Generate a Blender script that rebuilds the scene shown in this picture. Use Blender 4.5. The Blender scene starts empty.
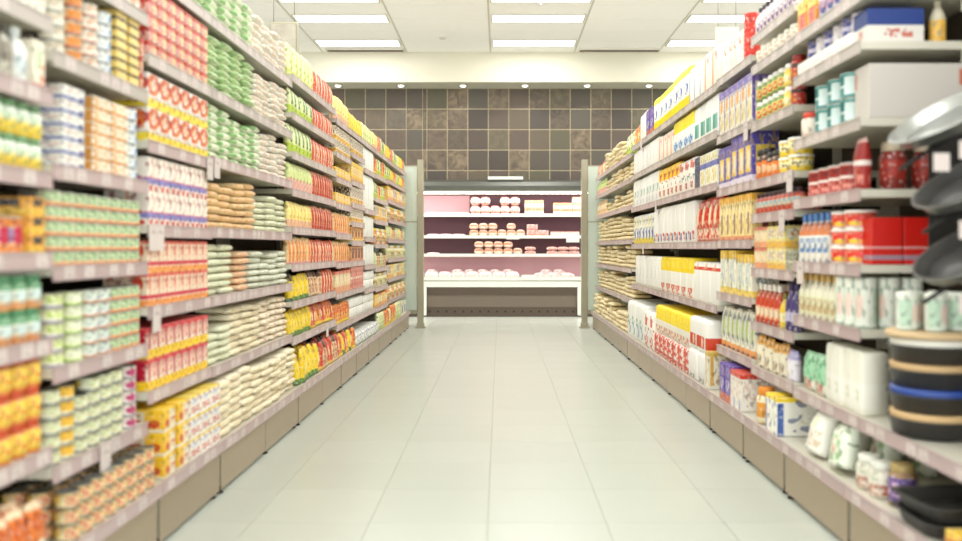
import bpy, math, random
from mathutils import Vector, Matrix
random.seed(7)
C = bpy.context.scene.collection
SC = bpy.context.scene
PI = math.pi

# ------------------------------------------------------------------ camera, world, exposure
F = 850.0            # focal length in pixels of the 962 px wide frame
VX, VY = 500.0, 248.0
ZC = 1.06            # eye height
cam_d = bpy.data.cameras.new('camera')
cam = bpy.data.objects.new('camera', cam_d)
C.objects.link(cam)
cam.location = (0, 0, ZC)
cam.rotation_euler = (PI / 2, 0, 0)
cam_d.sensor_width = 36.0
cam_d.lens = F / 962 * 36.0
cam_d.shift_x = -(VX - 481) / 962
cam_d.shift_y = -(270.5 - VY) / 962
cam_d.clip_start = 0.05
cam_d.dof.use_dof = True
cam_d.dof.focus_distance = 7.5
cam_d.dof.aperture_fstop = 1.4
SC.camera = cam
SC.view_settings.view_transform = 'Standard'
SC.view_settings.look = 'None'
SC.view_settings.gamma = 1
SC.view_settings.use_curve_mapping = False
SC.view_settings.exposure = 0.17
try:
    SC.cycles.use_denoising = True
    SC.cycles.max_bounces = 8
    SC.cycles.diffuse_bounces = 5
    SC.cycles.sample_clamp_indirect = 6
except Exception:
    pass
W = bpy.data.worlds.new('store_ambient')
SC.world = W
W.use_nodes = True
W.node_tree.nodes['Background'].inputs[0].default_value = (0.97, 0.985, 1.0, 1)
W.node_tree.nodes['Background'].inputs[1].default_value = 2.15
LAMP_W = 14.0        # watts of each ceiling panel
LAMP_C = (1.0, 1.0, 1.0)

CEIL = 4.14
ROWS = [12.56, 11.2, 10.24, 8.9, 7.6, 6.3, 5.0, 3.7, 2.4, 1.1, -0.3]
CW = 1.316
COLS = [-0.15 - 2 * CW, -0.15, -0.15 + 2 * CW]


# ------------------------------------------------------------------ colour and materials
def srgb(h):
    if isinstance(h, str):
        h = h.lstrip('#')
        v = [int(h[i:i + 2], 16) / 255 for i in (0, 2, 4)]
    else:
        v = h
    return tuple((c / 12.92 if c <= 0.04045 else ((c + 0.055) / 1.055) ** 2.4) for c in v) + (1.0,)


def new_mat(name, rough=0.5, metal=0.0, spec=0.5):
    m = bpy.data.materials.new(name)
    m.use_nodes = True
    nt = m.node_tree
    b = nt.nodes['Principled BSDF']
    b.inputs['Roughness'].default_value = rough
    b.inputs['Metallic'].default_value = metal
    b.inputs['Specular IOR Level'].default_value = spec
    return m, nt, b


def vary(nt, src, lo=0.93, hi=1.04):
    """per-object brightness variation"""
    oi = nt.nodes.new('ShaderNodeObjectInfo')
    mr = nt.nodes.new('ShaderNodeMapRange')
    mr.inputs['To Min'].default_value = lo
    mr.inputs['To Max'].default_value = hi
    nt.links.new(oi.outputs['Random'], mr.inputs['Value'])
    hs = nt.nodes.new('ShaderNodeHueSaturation')
    nt.links.new(mr.outputs[0], hs.inputs['Value'])
    nt.links.new(src, hs.inputs['Color'])
    return hs.outputs[0]


def plain(name, col, rough=0.5, metal=0.0, spec=0.5, noise=0.06, scale=6.0, var=True):
    """procedural near-plain material: colour modulated by a soft noise"""
    m, nt, b = new_mat(name, rough, metal, spec)
    tc = nt.nodes.new('ShaderNodeTexCoord')
    nz = nt.nodes.new('ShaderNodeTexNoise')
    nz.inputs['Scale'].default_value = scale
    nz.inputs['Detail'].default_value = 3
    nt.links.new(tc.outputs['Object'], nz.inputs['Vector'])
    mx = nt.nodes.new('ShaderNodeMix')
    mx.data_type = 'RGBA'
    c = srgb(col)
    mx.inputs[6].default_value = tuple(x * (1 - noise) for x in c[:3]) + (1,)
    mx.inputs[7].default_value = tuple(min(1, x * (1 + noise)) for x in c[:3]) + (1,)
    nt.links.new(nz.outputs['Fac'], mx.inputs[0])
    out = mx.outputs[2]
    if var:
        out = vary(nt, out, 0.95, 1.03)
    nt.links.new(out, b.inputs['Base Color'])
    return m


def pack(name, base, bands=(), marks=(), rough=0.42, graphics=()):
    """printed packaging: horizontal bands, then marks (u0,u1,v0,v1,colour,kind)
    kind r = rectangle, e = ellipse, t = small illegible print"""
    m, nt, b = new_mat(name, rough)
    N, L = nt.nodes, nt.links
    tc = N.new('ShaderNodeTexCoord')
    sp = N.new('ShaderNodeSeparateXYZ')
    L.new(tc.outputs['UV'], sp.inputs[0])
    u, v = sp.outputs[0], sp.outputs[1]
    rgb = N.new('ShaderNodeRGB')
    rgb.outputs[0].default_value = srgb(base)
    col = rgb.outputs[0]

    def math_(op, a, *bs):
        n = N.new('ShaderNodeMath')
        n.operation = op
        L.new(a, n.inputs[0])
        for i, x in enumerate(bs):
            if isinstance(x, (int, float)):
                n.inputs[i + 1].default_value = x
            else:
                L.new(x, n.inputs[i + 1])
        return n.outputs[0]

    def put(mask, c):
        nonlocal col
        mx = N.new('ShaderNodeMix')
        mx.data_type = 'RGBA'
        L.new(mask, mx.inputs[0])
        L.new(col, mx.inputs[6])
        mx.inputs[7].default_value = srgb(c)
        col = mx.outputs[2]

    def put_(mask, c):
        nonlocal col
        mx = N.new('ShaderNodeMix')
        mx.data_type = 'RGBA'
        L.new(mask, mx.inputs[0])
        L.new(col, mx.inputs[6])
        mx.inputs[7].default_value = c
        col = mx.outputs[2]

    for (v0, v1, c) in bands:
        put(math_('COMPARE', v, (v0 + v1) / 2, (v1 - v0) / 2), c)
    nz = None
    for k, (u0, u1, v0, v1, c, kind) in enumerate(marks):
        if kind == 'e':
            sb = N.new('ShaderNodeVectorMath'); sb.operation = 'SUBTRACT'
            L.new(tc.outputs['UV'], sb.inputs[0])
            sb.inputs[1].default_value = ((u0 + u1) / 2, (v0 + v1) / 2, 0)
            dv = N.new('ShaderNodeVectorMath'); dv.operation = 'DIVIDE'
            L.new(sb.outputs[0], dv.inputs[0])
            dv.inputs[1].default_value = ((u1 - u0) / 2, (v1 - v0) / 2, 1)
            ln = N.new('ShaderNodeVectorMath'); ln.operation = 'LENGTH'
            L.new(dv.outputs[0], ln.inputs[0])
            put(math_('LESS_THAN', ln.outputs['Value'], 1.0), c)
            continue
        a = math_('COMPARE', u, (u0 + u1) / 2, (u1 - u0) / 2)
        d = math_('COMPARE', v, (v0 + v1) / 2, (v1 - v0) / 2)
        mk = math_('MULTIPLY', a, d)
        if kind == 't':
            if nz is None:
                mp = N.new('ShaderNodeMapping')
                mp.inputs['Scale'].default_value = (13, 7, 1)
                L.new(tc.outputs['UV'], mp.inputs[0])
                nz = N.new('ShaderNodeTexNoise')
                nz.inputs['Scale'].default_value = 1.0
                nz.inputs['Detail'].default_value = 1.0
                L.new(mp.outputs[0], nz.inputs['Vector'])
            mk = math_('MULTIPLY', mk, math_('GREATER_THAN', nz.outputs['Fac'], 0.5))
        put(mk, c)
    if graphics:
        c = srgb(base)
        for (sc_, thr, fac, tint) in graphics:
            mp = N.new('ShaderNodeMapping'); mp.inputs['Scale'].default_value = (sc_[0], sc_[1], 1); mp.inputs['Location'].default_value = (sc_[0] * 3.1, sc_[1] * 1.7, 0)
            L.new(tc.outputs['UV'], mp.inputs[0])
            n2 = N.new('ShaderNodeTexNoise'); n2.inputs['Scale'].default_value = 1.0; n2.inputs['Detail'].default_value = 0.5
            L.new(mp.outputs[0], n2.inputs['Vector'])
            k2 = math_('MULTIPLY', math_('GREATER_THAN', n2.outputs['Fac'], thr), fac)
            put_(k2, tint)
    L.new(vary(nt, col), b.inputs['Base Color'])
    return m


M = {}
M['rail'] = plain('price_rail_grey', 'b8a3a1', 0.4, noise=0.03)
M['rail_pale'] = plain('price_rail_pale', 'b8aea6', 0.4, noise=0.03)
M['shelf'] = plain('shelf_enamel', 'cfcbbb', 0.35, noise=0.03)
M['ticket'] = pack('price_ticket_paper', 'd2c6c0', (), [(.12, .88, .55, .85, 'c0aeaa', 't'), (.2, .8, .15, .4, 'a89a96', 't')], 0.6)
M['back'] = plain('gondola_back_panel', '4d4334', 0.6)
M['kick'] = plain('kick_plate_metal', 'ae9c84', 0.3, 0.6, noise=0.05, scale=2)
M['black'] = plain('black_plastic', '1c1a17', 0.5)
M['steel'] = plain('brushed_steel', 'b9b6ac', 0.3, 0.9)
M['lid'] = plain('tin_lid_metal', 'a9aca6', 0.28, 0.85)
M['white'] = plain('white_plastic', 'efeee2', 0.4)
M['frame'] = plain('end_frame_metal', 'a39e88', 0.4, 0.3)
M['ceil'] = plain('ceiling_panel', 'faf7f1', 0.9, noise=0.02, var=False)
M['grid'] = plain('ceiling_grid', 'd2cec0', 0.6)
M['plaster'] = plain('bulkhead_plaster', 'd6d1bd', 0.9, noise=0.02, scale=1, var=False)
M['grout_floor'] = plain('floor_grout', 'b9bbab', 0.8)
M['grout_wall'] = plain('wall_grout', 'c4b496', 0.9)
M['vent'] = plain('vent_shadow_metal', '6d5647', 0.6)
M['fridge_dark'] = plain('fridge_bumper', '55473a', 0.45)
M['fridge_mid'] = plain('fridge_lower_panel', '75685a', 0.4)
M['canopy'] = plain('fridge_canopy_metal', '6f706a', 0.3, 0.6)
M['fridge_in'] = plain('fridge_interior_plum', '5e3a46', 0.5)
M['fridge_pink'] = plain('fridge_interior_pink', 'd4a8b0', 0.5)
M['pan'] = plain('pan_aluminium', 'a8aaa6', 0.3, 0.85)
M['pan_dark'] = plain('nonstick_coating', '3a3936', 0.4)


def glass_mat():
    m, nt, b = new_mat('frosted_green_glass', 0.25)
    b.inputs['Base Color'].default_value = srgb('dbe8da')
    b.inputs['Transmission Weight'].default_value = 0.2
    return m


M['glass'] = glass_mat()


def emit_mat(name, col, s):
    m, nt, b = new_mat(name)
    b.inputs['Base Color'].default_value = (0.9, 0.9, 0.85, 1)
    b.inputs['Emission Color'].default_value = col + (1,)
    b.inputs['Emission Strength'].default_value = s
    return m


M['lamp'] = emit_mat('lamp_diffuser', (1.0, 0.98, 0.92), 2.2)
M['tube'] = emit_mat('fridge_tube', (1.0, 0.93, 0.78), 6.0)
M['spot'] = emit_mat('downlight_lens', (1.0, 0.97, 0.85), 3.0)


def floor_mat():
    m, nt, b = new_mat('floor_tile_cream', 0.28)
    N, L = nt.nodes, nt.links
    tc = N.new('ShaderNodeTexCoord')
    nz = N.new('ShaderNodeTexNoise'); nz.inputs['Scale'].default_value = 2.2; nz.inputs['Detail'].default_value = 5
    L.new(tc.outputs['Object'], nz.inputs['Vector'])
    mx = N.new('ShaderNodeMix'); mx.data_type = 'RGBA'
    mx.inputs[6].default_value = srgb('bac0b6'); mx.inputs[7].default_value = srgb('c3c8bd')
    L.new(nz.outputs['Fac'], mx.inputs[0])
    L.new(vary(nt, mx.outputs[2], 0.975, 1.015), b.inputs['Base Color'])
    return m


def slate_mat():
    m, nt, b = new_mat('slate_wall_tile', 0.5)
    N, L = nt.nodes, nt.links
    tc = N.new('ShaderNodeTexCoord'); oi = N.new('ShaderNodeObjectInfo')
    ad = N.new('ShaderNodeVectorMath'); ad.operation = 'ADD'
    sc = N.new('ShaderNodeVectorMath'); sc.operation = 'SCALE'
    cx = N.new('ShaderNodeCombineXYZ')
    L.new(oi.outputs['Random'], cx.inputs[0]); L.new(oi.outputs['Random'], cx.inputs[2])
    L.new(cx.outputs[0], sc.inputs[0]); sc.inputs['Scale'].default_value = 97.0
    L.new(tc.outputs['Object'], ad.inputs[0]); L.new(sc.outputs[0], ad.inputs[1])
    nz = N.new('ShaderNodeTexNoise'); nz.inputs['Scale'].default_value = 7; nz.inputs['Detail'].default_value = 6
    nz.inputs['Distortion'].default_value = 1.3
    L.new(ad.outputs[0], nz.inputs['Vector'])
    # tile colour picked per tile
    r1 = N.new('ShaderNodeValToRGB'); e = r1.color_ramp; e.interpolation = 'CONSTANT'
    cols = ['52463b', '5a4c40', '565044', '4c433a', '615543', '51483c', '59543f', '473e35']
    for i, c in enumerate(cols):
        el = e.elements[i] if i < 2 else e.elements.new(i / 8)
        el.position = i / 8; el.color = srgb(c)
    L.new(oi.outputs['Random'], r1.inputs[0])
    r2 = N.new('ShaderNodeValToRGB')
    r2.color_ramp.elements[0].position = 0.35; r2.color_ramp.elements[0].color = srgb('54483b')
    r2.color_ramp.elements[1].position = 0.68; r2.color_ramp.elements[1].color = srgb('8f7c62')
    L.new(nz.outputs['Fac'], r2.inputs[0])
    # strength of the pale veins differs from tile to tile
    fr = N.new('ShaderNodeMath'); fr.operation = 'MULTIPLY'; fr.inputs[1].default_value = 7.31
    L.new(oi.outputs['Random'], fr.inputs[0])
    f2 = N.new('ShaderNodeMath'); f2.operation = 'FRACT'; L.new(fr.outputs[0], f2.inputs[0])
    f3 = N.new('ShaderNodeMath'); f3.operation = 'POWER'; L.new(f2.outputs[0], f3.inputs[0]); f3.inputs[1].default_value = 3.0
    mx = N.new('ShaderNodeMix'); mx.data_type = 'RGBA'
    L.new(f3.outputs[0], mx.inputs[0]); L.new(r1.outputs[0], mx.inputs[6]); L.new(r2.outputs[0], mx.inputs[7])
    L.new(mx.outputs[2], b.inputs['Base Color'])
    bp = N.new('ShaderNodeBump'); bp.inputs['Strength'].default_value = 0.4; bp.inputs['Distance'].default_value = 0.01
    L.new(nz.outputs['Fac'], bp.inputs['Height']); L.new(bp.outputs[0], b.inputs['Normal'])
    return m


M['floor'] = floor_mat()
M['slate'] = slate_mat()


# ------------------------------------------------------------------ mesh helpers
class MB:
    def __init__(s):
        s.v = []; s.f = []; s.m = []; s.sm = []

    def box(s, x0, x1, y0, y1, z0, z1, mi=0):
        n = len(s.v)
        s.v += [(x0, y0, z0), (x1, y0, z0), (x1, y1, z0), (x0, y1, z0), (x0, y0, z1), (x1, y0, z1), (x1, y1, z1), (x0, y1, z1)]
        for q in ((0, 3, 2, 1), (4, 5, 6, 7), (0, 1, 5, 4), (1, 2, 6, 5), (2, 3, 7, 6), (3, 0, 4, 7)):
            s.f.append(tuple(n + i for i in q)); s.m.append(mi); s.sm.append(False)
        return s

    def bevel_box(s, x0, x1, y0, y1, z0, z1, b, mi=0):
        """box whose vertical edges and top/bottom rims are chamfered"""
        rings = []
        for (z, k) in ((z0, b), (z0 + b, 0), (z1 - b, 0), (z1, b)):
            a0, a1, c0, c1 = x0 + k, x1 - k, y0 + k, y1 - k
            e = b
            rings.append([(a0 + e, c0, z), (a1 - e, c0, z), (a1, c0 + e, z), (a1, c1 - e, z), (a1 - e, c1, z), (a0 + e, c1, z), (a0, c1 - e, z), (a0, c0 + e, z)])
        s.loft(rings, mi, smooth=False)
        return s

    def loft(s, rings, mi=0, smooth=True, caps=True, mis=None):
        n = len(s.v); k = len(rings[0])
        for r in rings:
            s.v += r
        for i in range(len(rings) - 1):
            for j in range(k):
                a = n + i * k + j; b = n + i * k + (j + 1) % k
                s.f.append((a, b, b + k, a + k)); s.m.append(mis[i] if mis else mi); s.sm.append(smooth)
        if caps:
            s.f.append(tuple(n + j for j in reversed(range(k)))); s.m.append(mis[0] if mis else mi); s.sm.append(False)
            s.f.append(tuple(n + (len(rings) - 1) * k + j for j in range(k))); s.m.append(mis[-1] if mis else mi); s.sm.append(False)
        return s

    def lathe(s, prof, seg=14, cx=0, cy=0, z=0, mi=0, mis=None, sx=1, sy=1):
        rings = []
        for r, h in prof:
            rings.append([(cx + sx * r * math.cos(2 * PI * j / seg), cy + sy * r * math.sin(2 * PI * j / seg), z + h) for j in range(seg)])
        return s.loft(rings, mi, mis=mis)

    def tube(s, p, q, r, seg=6, mi=0):
        p, q = Vector(p), Vector(q)
        d = (q - p).normalized()
        a = d.orthogonal().normalized(); b = d.cross(a)
        rings = [[tuple(c + a * r * math.cos(2 * PI * j / seg) + b * r * math.sin(2 * PI * j / seg)) for j in range(seg)] for c in (p, q)]
        return s.loft(rings, mi)

    def mesh(s, name, mats, uv=None):
        me = bpy.data.meshes.new(name)
        me.from_pydata(s.v, [], s.f)
        for m in mats:
            me.materials.append(m)
        me.polygons.foreach_set('material_index', s.m)
        me.polygons.foreach_set('use_smooth', s.sm)
        me.update()
        if uv:
            uvmap(me, *uv)
        return me


def uvmap(me, kind, w, d, h):
    lay = me.uv_layers.new(name='UVMap')
    dat = [0.0] * (2 * len(me.loops))
    for p in me.polygons:
        n = p.normal
        if kind == 'cyl' and abs(n.z) < 0.9:
            c = p.center
            a0 = math.atan2(c.x, -(c.y - d / 2))
        for li in p.loop_indices:
            co = me.vertices[me.loops[li].vertex_index].co
            v = co.z / h
            if kind == 'cyl':
                if abs(n.z) >= 0.9:
                    u = co.x / w + 0.5
                else:
                    a = math.atan2(co.x, -(co.y - d / 2))
                    while a - a0 > PI: a -= 2 * PI
                    while a - a0 < -PI: a += 2 * PI
                    u = a / PI + 0.5
                    k = math.floor(a0 / PI + 0.5)
                    u -= k
            elif abs(n.z) > 0.75:
                u = co.x / w + 0.5
                v = 0.985 if n.z > 0 else 0.01
            elif abs(n.x) > 0.8 and kind == 'box':
                u = co.y / d
            else:
                u = co.x / w + 0.5
            dat[2 * li] = u; dat[2 * li + 1] = v
    lay.data.foreach_set('uv', dat)


def obj(name, me, parent=None, loc=(0, 0, 0), rz=0.0):
    o = bpy.data.objects.new(name, me)
    C.objects.link(o)
    o.location = loc
    o.rotation_euler = (0, 0, rz)
    if parent is not None:
        o.parent = parent
    return o


def tag(o, label, cat, group=None):
    o['label'] = label; o['category'] = cat
    if group:
        o['group'] = group
    return o


def struct(o):
    o['kind'] = 'structure'
    return o


def boxobj(name, b, mat, parent=None, uv=False):
    m = MB().box(*b)
    return obj(name, m.mesh(name, [mat]), parent)


# ------------------------------------------------------------------ floor
fl = struct(boxobj('floor', (-9, 9, -3, 15, -0.12, -0.004), M['grout_floor']))
TP = 0.456
tile_me = MB().bevel_box(0.0018, TP - 0.0018, 0.0018, TP - 0.0018, -0.006, 0.0, 0.0008).mesh('floor_tile', [M['floor']])
for i in range(-4, 4):
    for k in range(-3, 23):
        obj('tile', tile_me, fl, (-0.047 + i * TP, 3.74 + k * TP - 0.456 * 1, 0))
side_me = MB().box(-7.1, -0.047 - 4 * TP - 0.002, -3, 14, -0.006, 0).box(-0.047 + 4 * TP + 0.002, 8, -3, 14, -0.006, 0).mesh('floor_outer', [M['floor']])
so = obj('outer_tiling', side_me, fl)

# ------------------------------------------------------------------ ceiling with grid and lamps
ce = struct(boxobj('ceiling', (-9, 9, -3, 15, CEIL + 0.012, CEIL + 0.1), M['ceil']))
pan_me = MB().box(0.006, CW - 0.006, 0.004, 0.646, 0.0, 0.012).mesh('ceiling_panel', [M['ceil']])
xs = [-0.15 + CW * k for k in range(-3, 4)]
lamp_cells = {}
g = MB()
for k in range(-3, 5):
    x = -0.15 + CW * k
    g.box(x - 0.012, x + 0.012, -3, 13.36, CEIL - 0.004, CEIL + 0.01)
obj('grid_runner', g.mesh('grid_runner', [M['grid']]), ce)
y = 13.36 - 0.65
while y > 5.5:
    for k in range(-3, 4):
        obj('ceiling_tile', pan_me, ce, (-0.15 + CW * k, y, CEIL))
    y -= 0.65
near = MB()
near.box(-0.15 - 3 * CW, -0.15 + 4 * CW, -3, y + 0.65, CEIL, CEIL + 0.012)
obj('ceiling_tile_field', near.mesh('ceiling_tile_field', [M['ceil']]), ce)

lampf = MB().box(0.05, CW - 0.05, 0, 0.36, -0.012, 0.0)
frame_me = MB().box(0.03, CW - 0.03, -0.02, 0.0, -0.016, 0.0).box(0.03, CW - 0.03, 0.36, 0.38, -0.016, 0.0).box(0.03, 0.05, 0, 0.36, -0.016, 0).box(CW - 0.05, CW - 0.03, 0, 0.36, -0.016, 0).mesh('frame', [M['grid']])
lamp_me = lampf.mesh('diffuser', [M['lamp']])
rown = ['far end', 'second', 'third', 'fourth', 'fifth', 'sixth', 'seventh', 'eighth', 'ninth', 'tenth', 'eleventh']
coln = ['left', 'middle', 'right']
for ci, x in enumerate(COLS):
    for ri, yy in enumerate(ROWS):
        t = obj('ceiling_light', frame_me, None, (x, yy, CEIL))
        tag(t, 'recessed white strip light, %s row from the far wall, %s column of the ceiling' % (rown[ri].replace('far end', 'first'), coln[ci]), 'ceiling light', 'strip lights in the suspended ceiling')
        obj('diffuser', lamp_me, t)
        ld = bpy.data.lights.new('panel_light', 'AREA')
        ld.shape = 'RECTANGLE'; ld.size = CW - 0.12; ld.size_y = 0.34
        ld.energy = LAMP_W; ld.color = LAMP_C
        lo = bpy.data.objects.new('panel_light', ld); C.objects.link(lo)
        lo.parent = t; lo.location = (CW / 2, 0.18, -0.02)

# bulkhead and tiled back wall
bz = ZC + 159.5 * 13.9 / F
struct(boxobj('trim_1', (-8, 8, 13.36, 13.9, bz, CEIL + 0.01), M['plaster']))
spot_me = MB().lathe([(0.01, -0.034), (0.035, -0.028), (0.05, -0.012), (0.05, 0.0)], 16).mesh('downlight', [M['spot']])
ring_me = MB().lathe([(0.05, -0.012), (0.065, -0.012), (0.068, 0.0), (0.05, 0.0)], 16).mesh('ring', [M['steel']])
for i, px in enumerate((338, 401, 463, 525, 587, 649)):
    x = (px - VX) * 13.6 / F
    t = obj('downlight', ring_me, None, (x, 13.6, bz))
    tag(t, 'small round downlight in the bulkhead soffit, %s from the left' % ['first', 'second', 'third', 'fourth', 'fifth', 'sixth'][i], 'downlight', 'downlights over the slate wall')
    obj('lens', spot_me, t)
    ld = bpy.data.lights.new('downlight_beam', 'SPOT'); ld.energy = 8; ld.color = LAMP_C; ld.spot_size = 1.9; ld.shadow_soft_size = 0.04
    lo = bpy.data.objects.new('downlight_beam', ld); C.objects.link(lo); lo.parent = t; lo.location = (0, 0, -0.03)

wb = struct(boxobj('wall_back', (-8, 8, 13.907, 14.1, 0, CEIL + 0.1), M['grout_wall']))
TW = 20.5 * 13.9 / F
sl_me = MB().bevel_box(0.007, TW - 0.007, 0, 0.025, 0.007, TW - 0.007, 0.002).mesh('slate_tile', [M['slate']])
sl_cut = MB().bevel_box(0.005, TW - 0.075, 0, 0.025, 0.005, TW - 0.005, 0.003).mesh('slate_tile_cut', [M['slate']])
sl_strip = MB().bevel_box(TW - 0.065, TW - 0.005, 0, 0.025, 0.005, TW - 0.005, 0.003).mesh('slate_tile_strip', [M['slate']])
x0 = (406.3 - VX) * 13.9 / F
for i in range(-7, 15):
    for k in range(6):
        p = (x0 + i * TW, 13.9, bz - (k + 1) * TW)
        if i == 0:
            obj('tile', sl_cut, wb, p); obj('tile', sl_strip, wb, p)
        else:
            obj('tile', sl_me, wb, p)

# ------------------------------------------------------------------ product prototypes
CACHE = {}


def proto(kind, w, d, h, mats):
    """returns (mesh, [(child name, mesh)]); footprint x -w/2..w/2, y 0..d (front at 0), z 0..h"""
    key = (kind, round(w, 3), round(d, 3), round(h, 3), tuple(m.name for m in mats))
    if key in CACHE:
        return CACHE[key]
    kids = []
    a = mats[0]
    b = MB()
    if kind == 'can':
        r = w / 2
        b.lathe([(r * .93, 0), (r, .002), (r, h * .04), (r * .975, h * .06), (r * .975, h * .93), (r, h * .95), (r, h - .001), (r * .93, h), (r * .9, h - .003), (r * .3, h - .003)], 14, 0, d / 2, mis=[1, 1, 0, 0, 0, 1, 1, 1, 1, 1])
        me = b.mesh('can', [a, M['lid']], ('cyl', w, d, h))
    elif kind == 'can_far':
        r = w / 2
        b.lathe([(r, 0), (r, h * .96), (r * .93, h)], 10, 0, d / 2, mis=[0, 1, 1])
        me = b.mesh('can', [a, M['lid']], ('cyl', w, d, h))
    elif kind == 'jar':
        r = w / 2
        b.lathe([(r * .85, 0), (r, h * .05), (r, h * .68), (r * .9, h * .76), (r * .72, h * .8), (r * .72, h * .86)], 14, 0, d / 2)
        me = b.mesh('jar', [a], ('cyl', w, d, h))
        c = MB().lathe([(r * .82, h * .8), (r * .84, h * .82), (r * .84, h * .98), (r * .78, h)], 14, 0, d / 2)
        kids = [('lid', c.mesh('lid', [mats[1] if len(mats) > 1 else M['white']]))]
    elif kind == 'tub':
        r = w / 2
        b.lathe([(r * .86, 0), (r * .9, h * .03), (r * .97, h * .84), (r * .9, h * .88)], 16, 0, d / 2)
        me = b.mesh('tub', [a], ('cyl', w, d, h))
        c = MB().lathe([(r * .99, h * .85), (r, h * .87), (r, h * .97), (r * .95, h)], 16, 0, d / 2)
        kids = [('lid', c.mesh('lid', [mats[1] if len(mats) > 1 else M['white']]))]
    elif kind == 'bottle':
        r = w / 2
        b.lathe([(r * .85, 0), (r, h * .04), (r, h * .5), (r * .93, h * .6), (r * .6, h * .74), (r * .36, h * .82), (r * .34, h * .88)], 14, 0, d / 2)
        me = b.mesh('bottle', [a], ('cyl', w, d, h))
        c = MB().lathe([(r * .42, h * .84), (r * .44, h * .86), (r * .44, h * .98), (r * .38, h)], 12, 0, d / 2)
        kids = [('cap', c.mesh('cap', [mats[1] if len(mats) > 1 else M['white']]))]
    elif kind == 'canister':
        r = w / 2
        prof = [(r * .95, 0), (r, .004)]
        n = 9
        for i in range(n):
            z0 = .004 + (h - .03) * i / n
            z1 = .004 + (h - .03) * (i + 1) / n
            prof += [(r, z0 + (z1 - z0) * .15), (r, z0 + (z1 - z0) * .85), (r * .95, z1)]
        prof += [(r, h - .022), (r, h - .003), (r * .9, h)]
        b.lathe(prof, 16, 0, d / 2)
        me = b.mesh('canister', [a], ('cyl', w, d, h))
    elif kind == 'box':
        b.bevel_box(-w / 2, w / 2, 0, d, 0, h, min(.0025, w * .04))
        me = b.mesh('carton', [a], ('box', w, d, h))
        if w > .07 and len(mats) > 1:
            kids = [('top_flap', MB().box(-w / 2 + .004, w / 2 - .004, .004, d - .004, h - .0005, h + .0012).mesh('top_flap', [mats[1]]))]
    elif kind == 'bag':      # soft sack lying flat, crimped ends left and right
        nx, nr = 9, 10
        rings = []
        rnd = random.Random(int(w * 1e4 + h * 1e5))
        for i in range(nx + 1):
            t = -1 + 2 * i / nx
            e = (1 - abs(t) ** 3) ** .5 if abs(t) < 1 else 0
            hh = h / 2 * (0.3 + .7 * e); dd = d / 2 * (.8 + .2 * e)
            ring = []
            for j in range(nr):
                an = 2 * PI * j / nr
                cy, cz = math.cos(an), math.sin(an)
                p = .5
                yy_ = math.copysign(abs(cy) ** p, cy); zz = math.copysign(abs(cz) ** .6, cz)
                wob = 1 + rnd.uniform(-.06, .06)
                ring.append((t * w / 2, d / 2 + yy_ * dd, h / 2 + zz * hh * min(wob, 1.0)))
            rings.append(ring)
        b.loft([r[::-1] for r in rings])
        me = b.mesh('bag', [a], ('soft', w, d, h))
    elif kind in ('pouch', 'snack'):   # upright pillow pouch, crimped top and bottom
        nz, nr = 10, 12
        rings = []
        rnd = random.Random(int(w * 1e4 + h * 1e4))
        cr = .07 if kind == 'pouch' else .15
        ph = rnd.uniform(0, 6)
        for i in range(nz + 1):
            t = i / nz
            e = math.sin(PI * min(1, max(0, t * .94 + .05))) ** .5
            if kind == 'pouch' and t < .3:
                e = max(e, .85)
            top = max(0, (t - .9) / .1)
            th = d / 2 * max(.06, e * (1 - top))
            ww = w / 2 * (1 - (.06 if kind == 'pouch' else .1) * math.sin(PI * t))
            ring = []
            for j in range(nr):
                an = 2 * PI * j / nr
                cx, cy = math.cos(an), math.sin(an)
                x = math.copysign(abs(cx) ** .7, cx) * ww
                yv = math.copysign(abs(cy) ** .8, cy) * th
                yv += math.sin(j * 2.3 + i * 1.7 + ph) * d * cr * .25
                ring.append((x, min(d, max(0, d / 2 + yv)), t * h))
            rings.append(ring)
        b.loft(rings)
        me = b.mesh('pouch', [a], ('soft', w, d, h))
    elif kind == 'soft':     # film wrapped multipack: bulging columns
        n = max(2, int(w / .035)); n = min(n, 6)
        nx = n * 3
        prof = []
        for i in range(nx + 1):
            x = -w / 2 + w * i / nx
            bul = abs(math.sin(PI * i / 3.0)) * .012
            prof.append((x, .014 - bul))
        front = prof
        rings = []
        for (zf, s) in ((0, .93), (.05, 1), (.5, 1.0), (.86, .995), (.95, .96), (1, .86)):
            ring = [(x * s, y_ + (1 - s) * d * .5, zf * h) for x, y_ in front]
            ring += [(x * s, d - (1 - s) * d * .5, zf * h) for x, y_ in reversed(front)]
            rings.append(ring)
        b.loft(rings)
        me = b.mesh('multipack', [a], ('soft', w, d, h))
    else:
        raise ValueError(kind)
    CACHE[key] = (me, kids)
    return CACHE[key]


# ------------------------------------------------------------------ packaging styles
S = {}
FLAT = {'teal_can', 'white_pack', 'white_roll', 'red_line_pack', 'white_big_pack', 'nappy_yellow_red', 'navy_line_pack', 'green_spot_pack', 'teal_check_pack', 'big_yellow_pack', 'orange_line_pack', 'red_label_pack', 'yellow_foot_pack', 'yellow_blue_pack', 'blue_red_foot_pack', 'white_green_pack', 'noodle_bag', 'cream_bag', 'pale_green_bag', 'grey_white_bag', 'white_pink_bag', 'peach_bag', 'orange_bag', 'cream_red_bag', 'green_white_bag', 'pale_meat_pack', 'red_check_can', 'white_snack', 'white_carton', 'red_carton', 'white_low_box', 'blue_white_box', 'tall_white_bottle', 'red_ribbed_bottle'}


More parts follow.
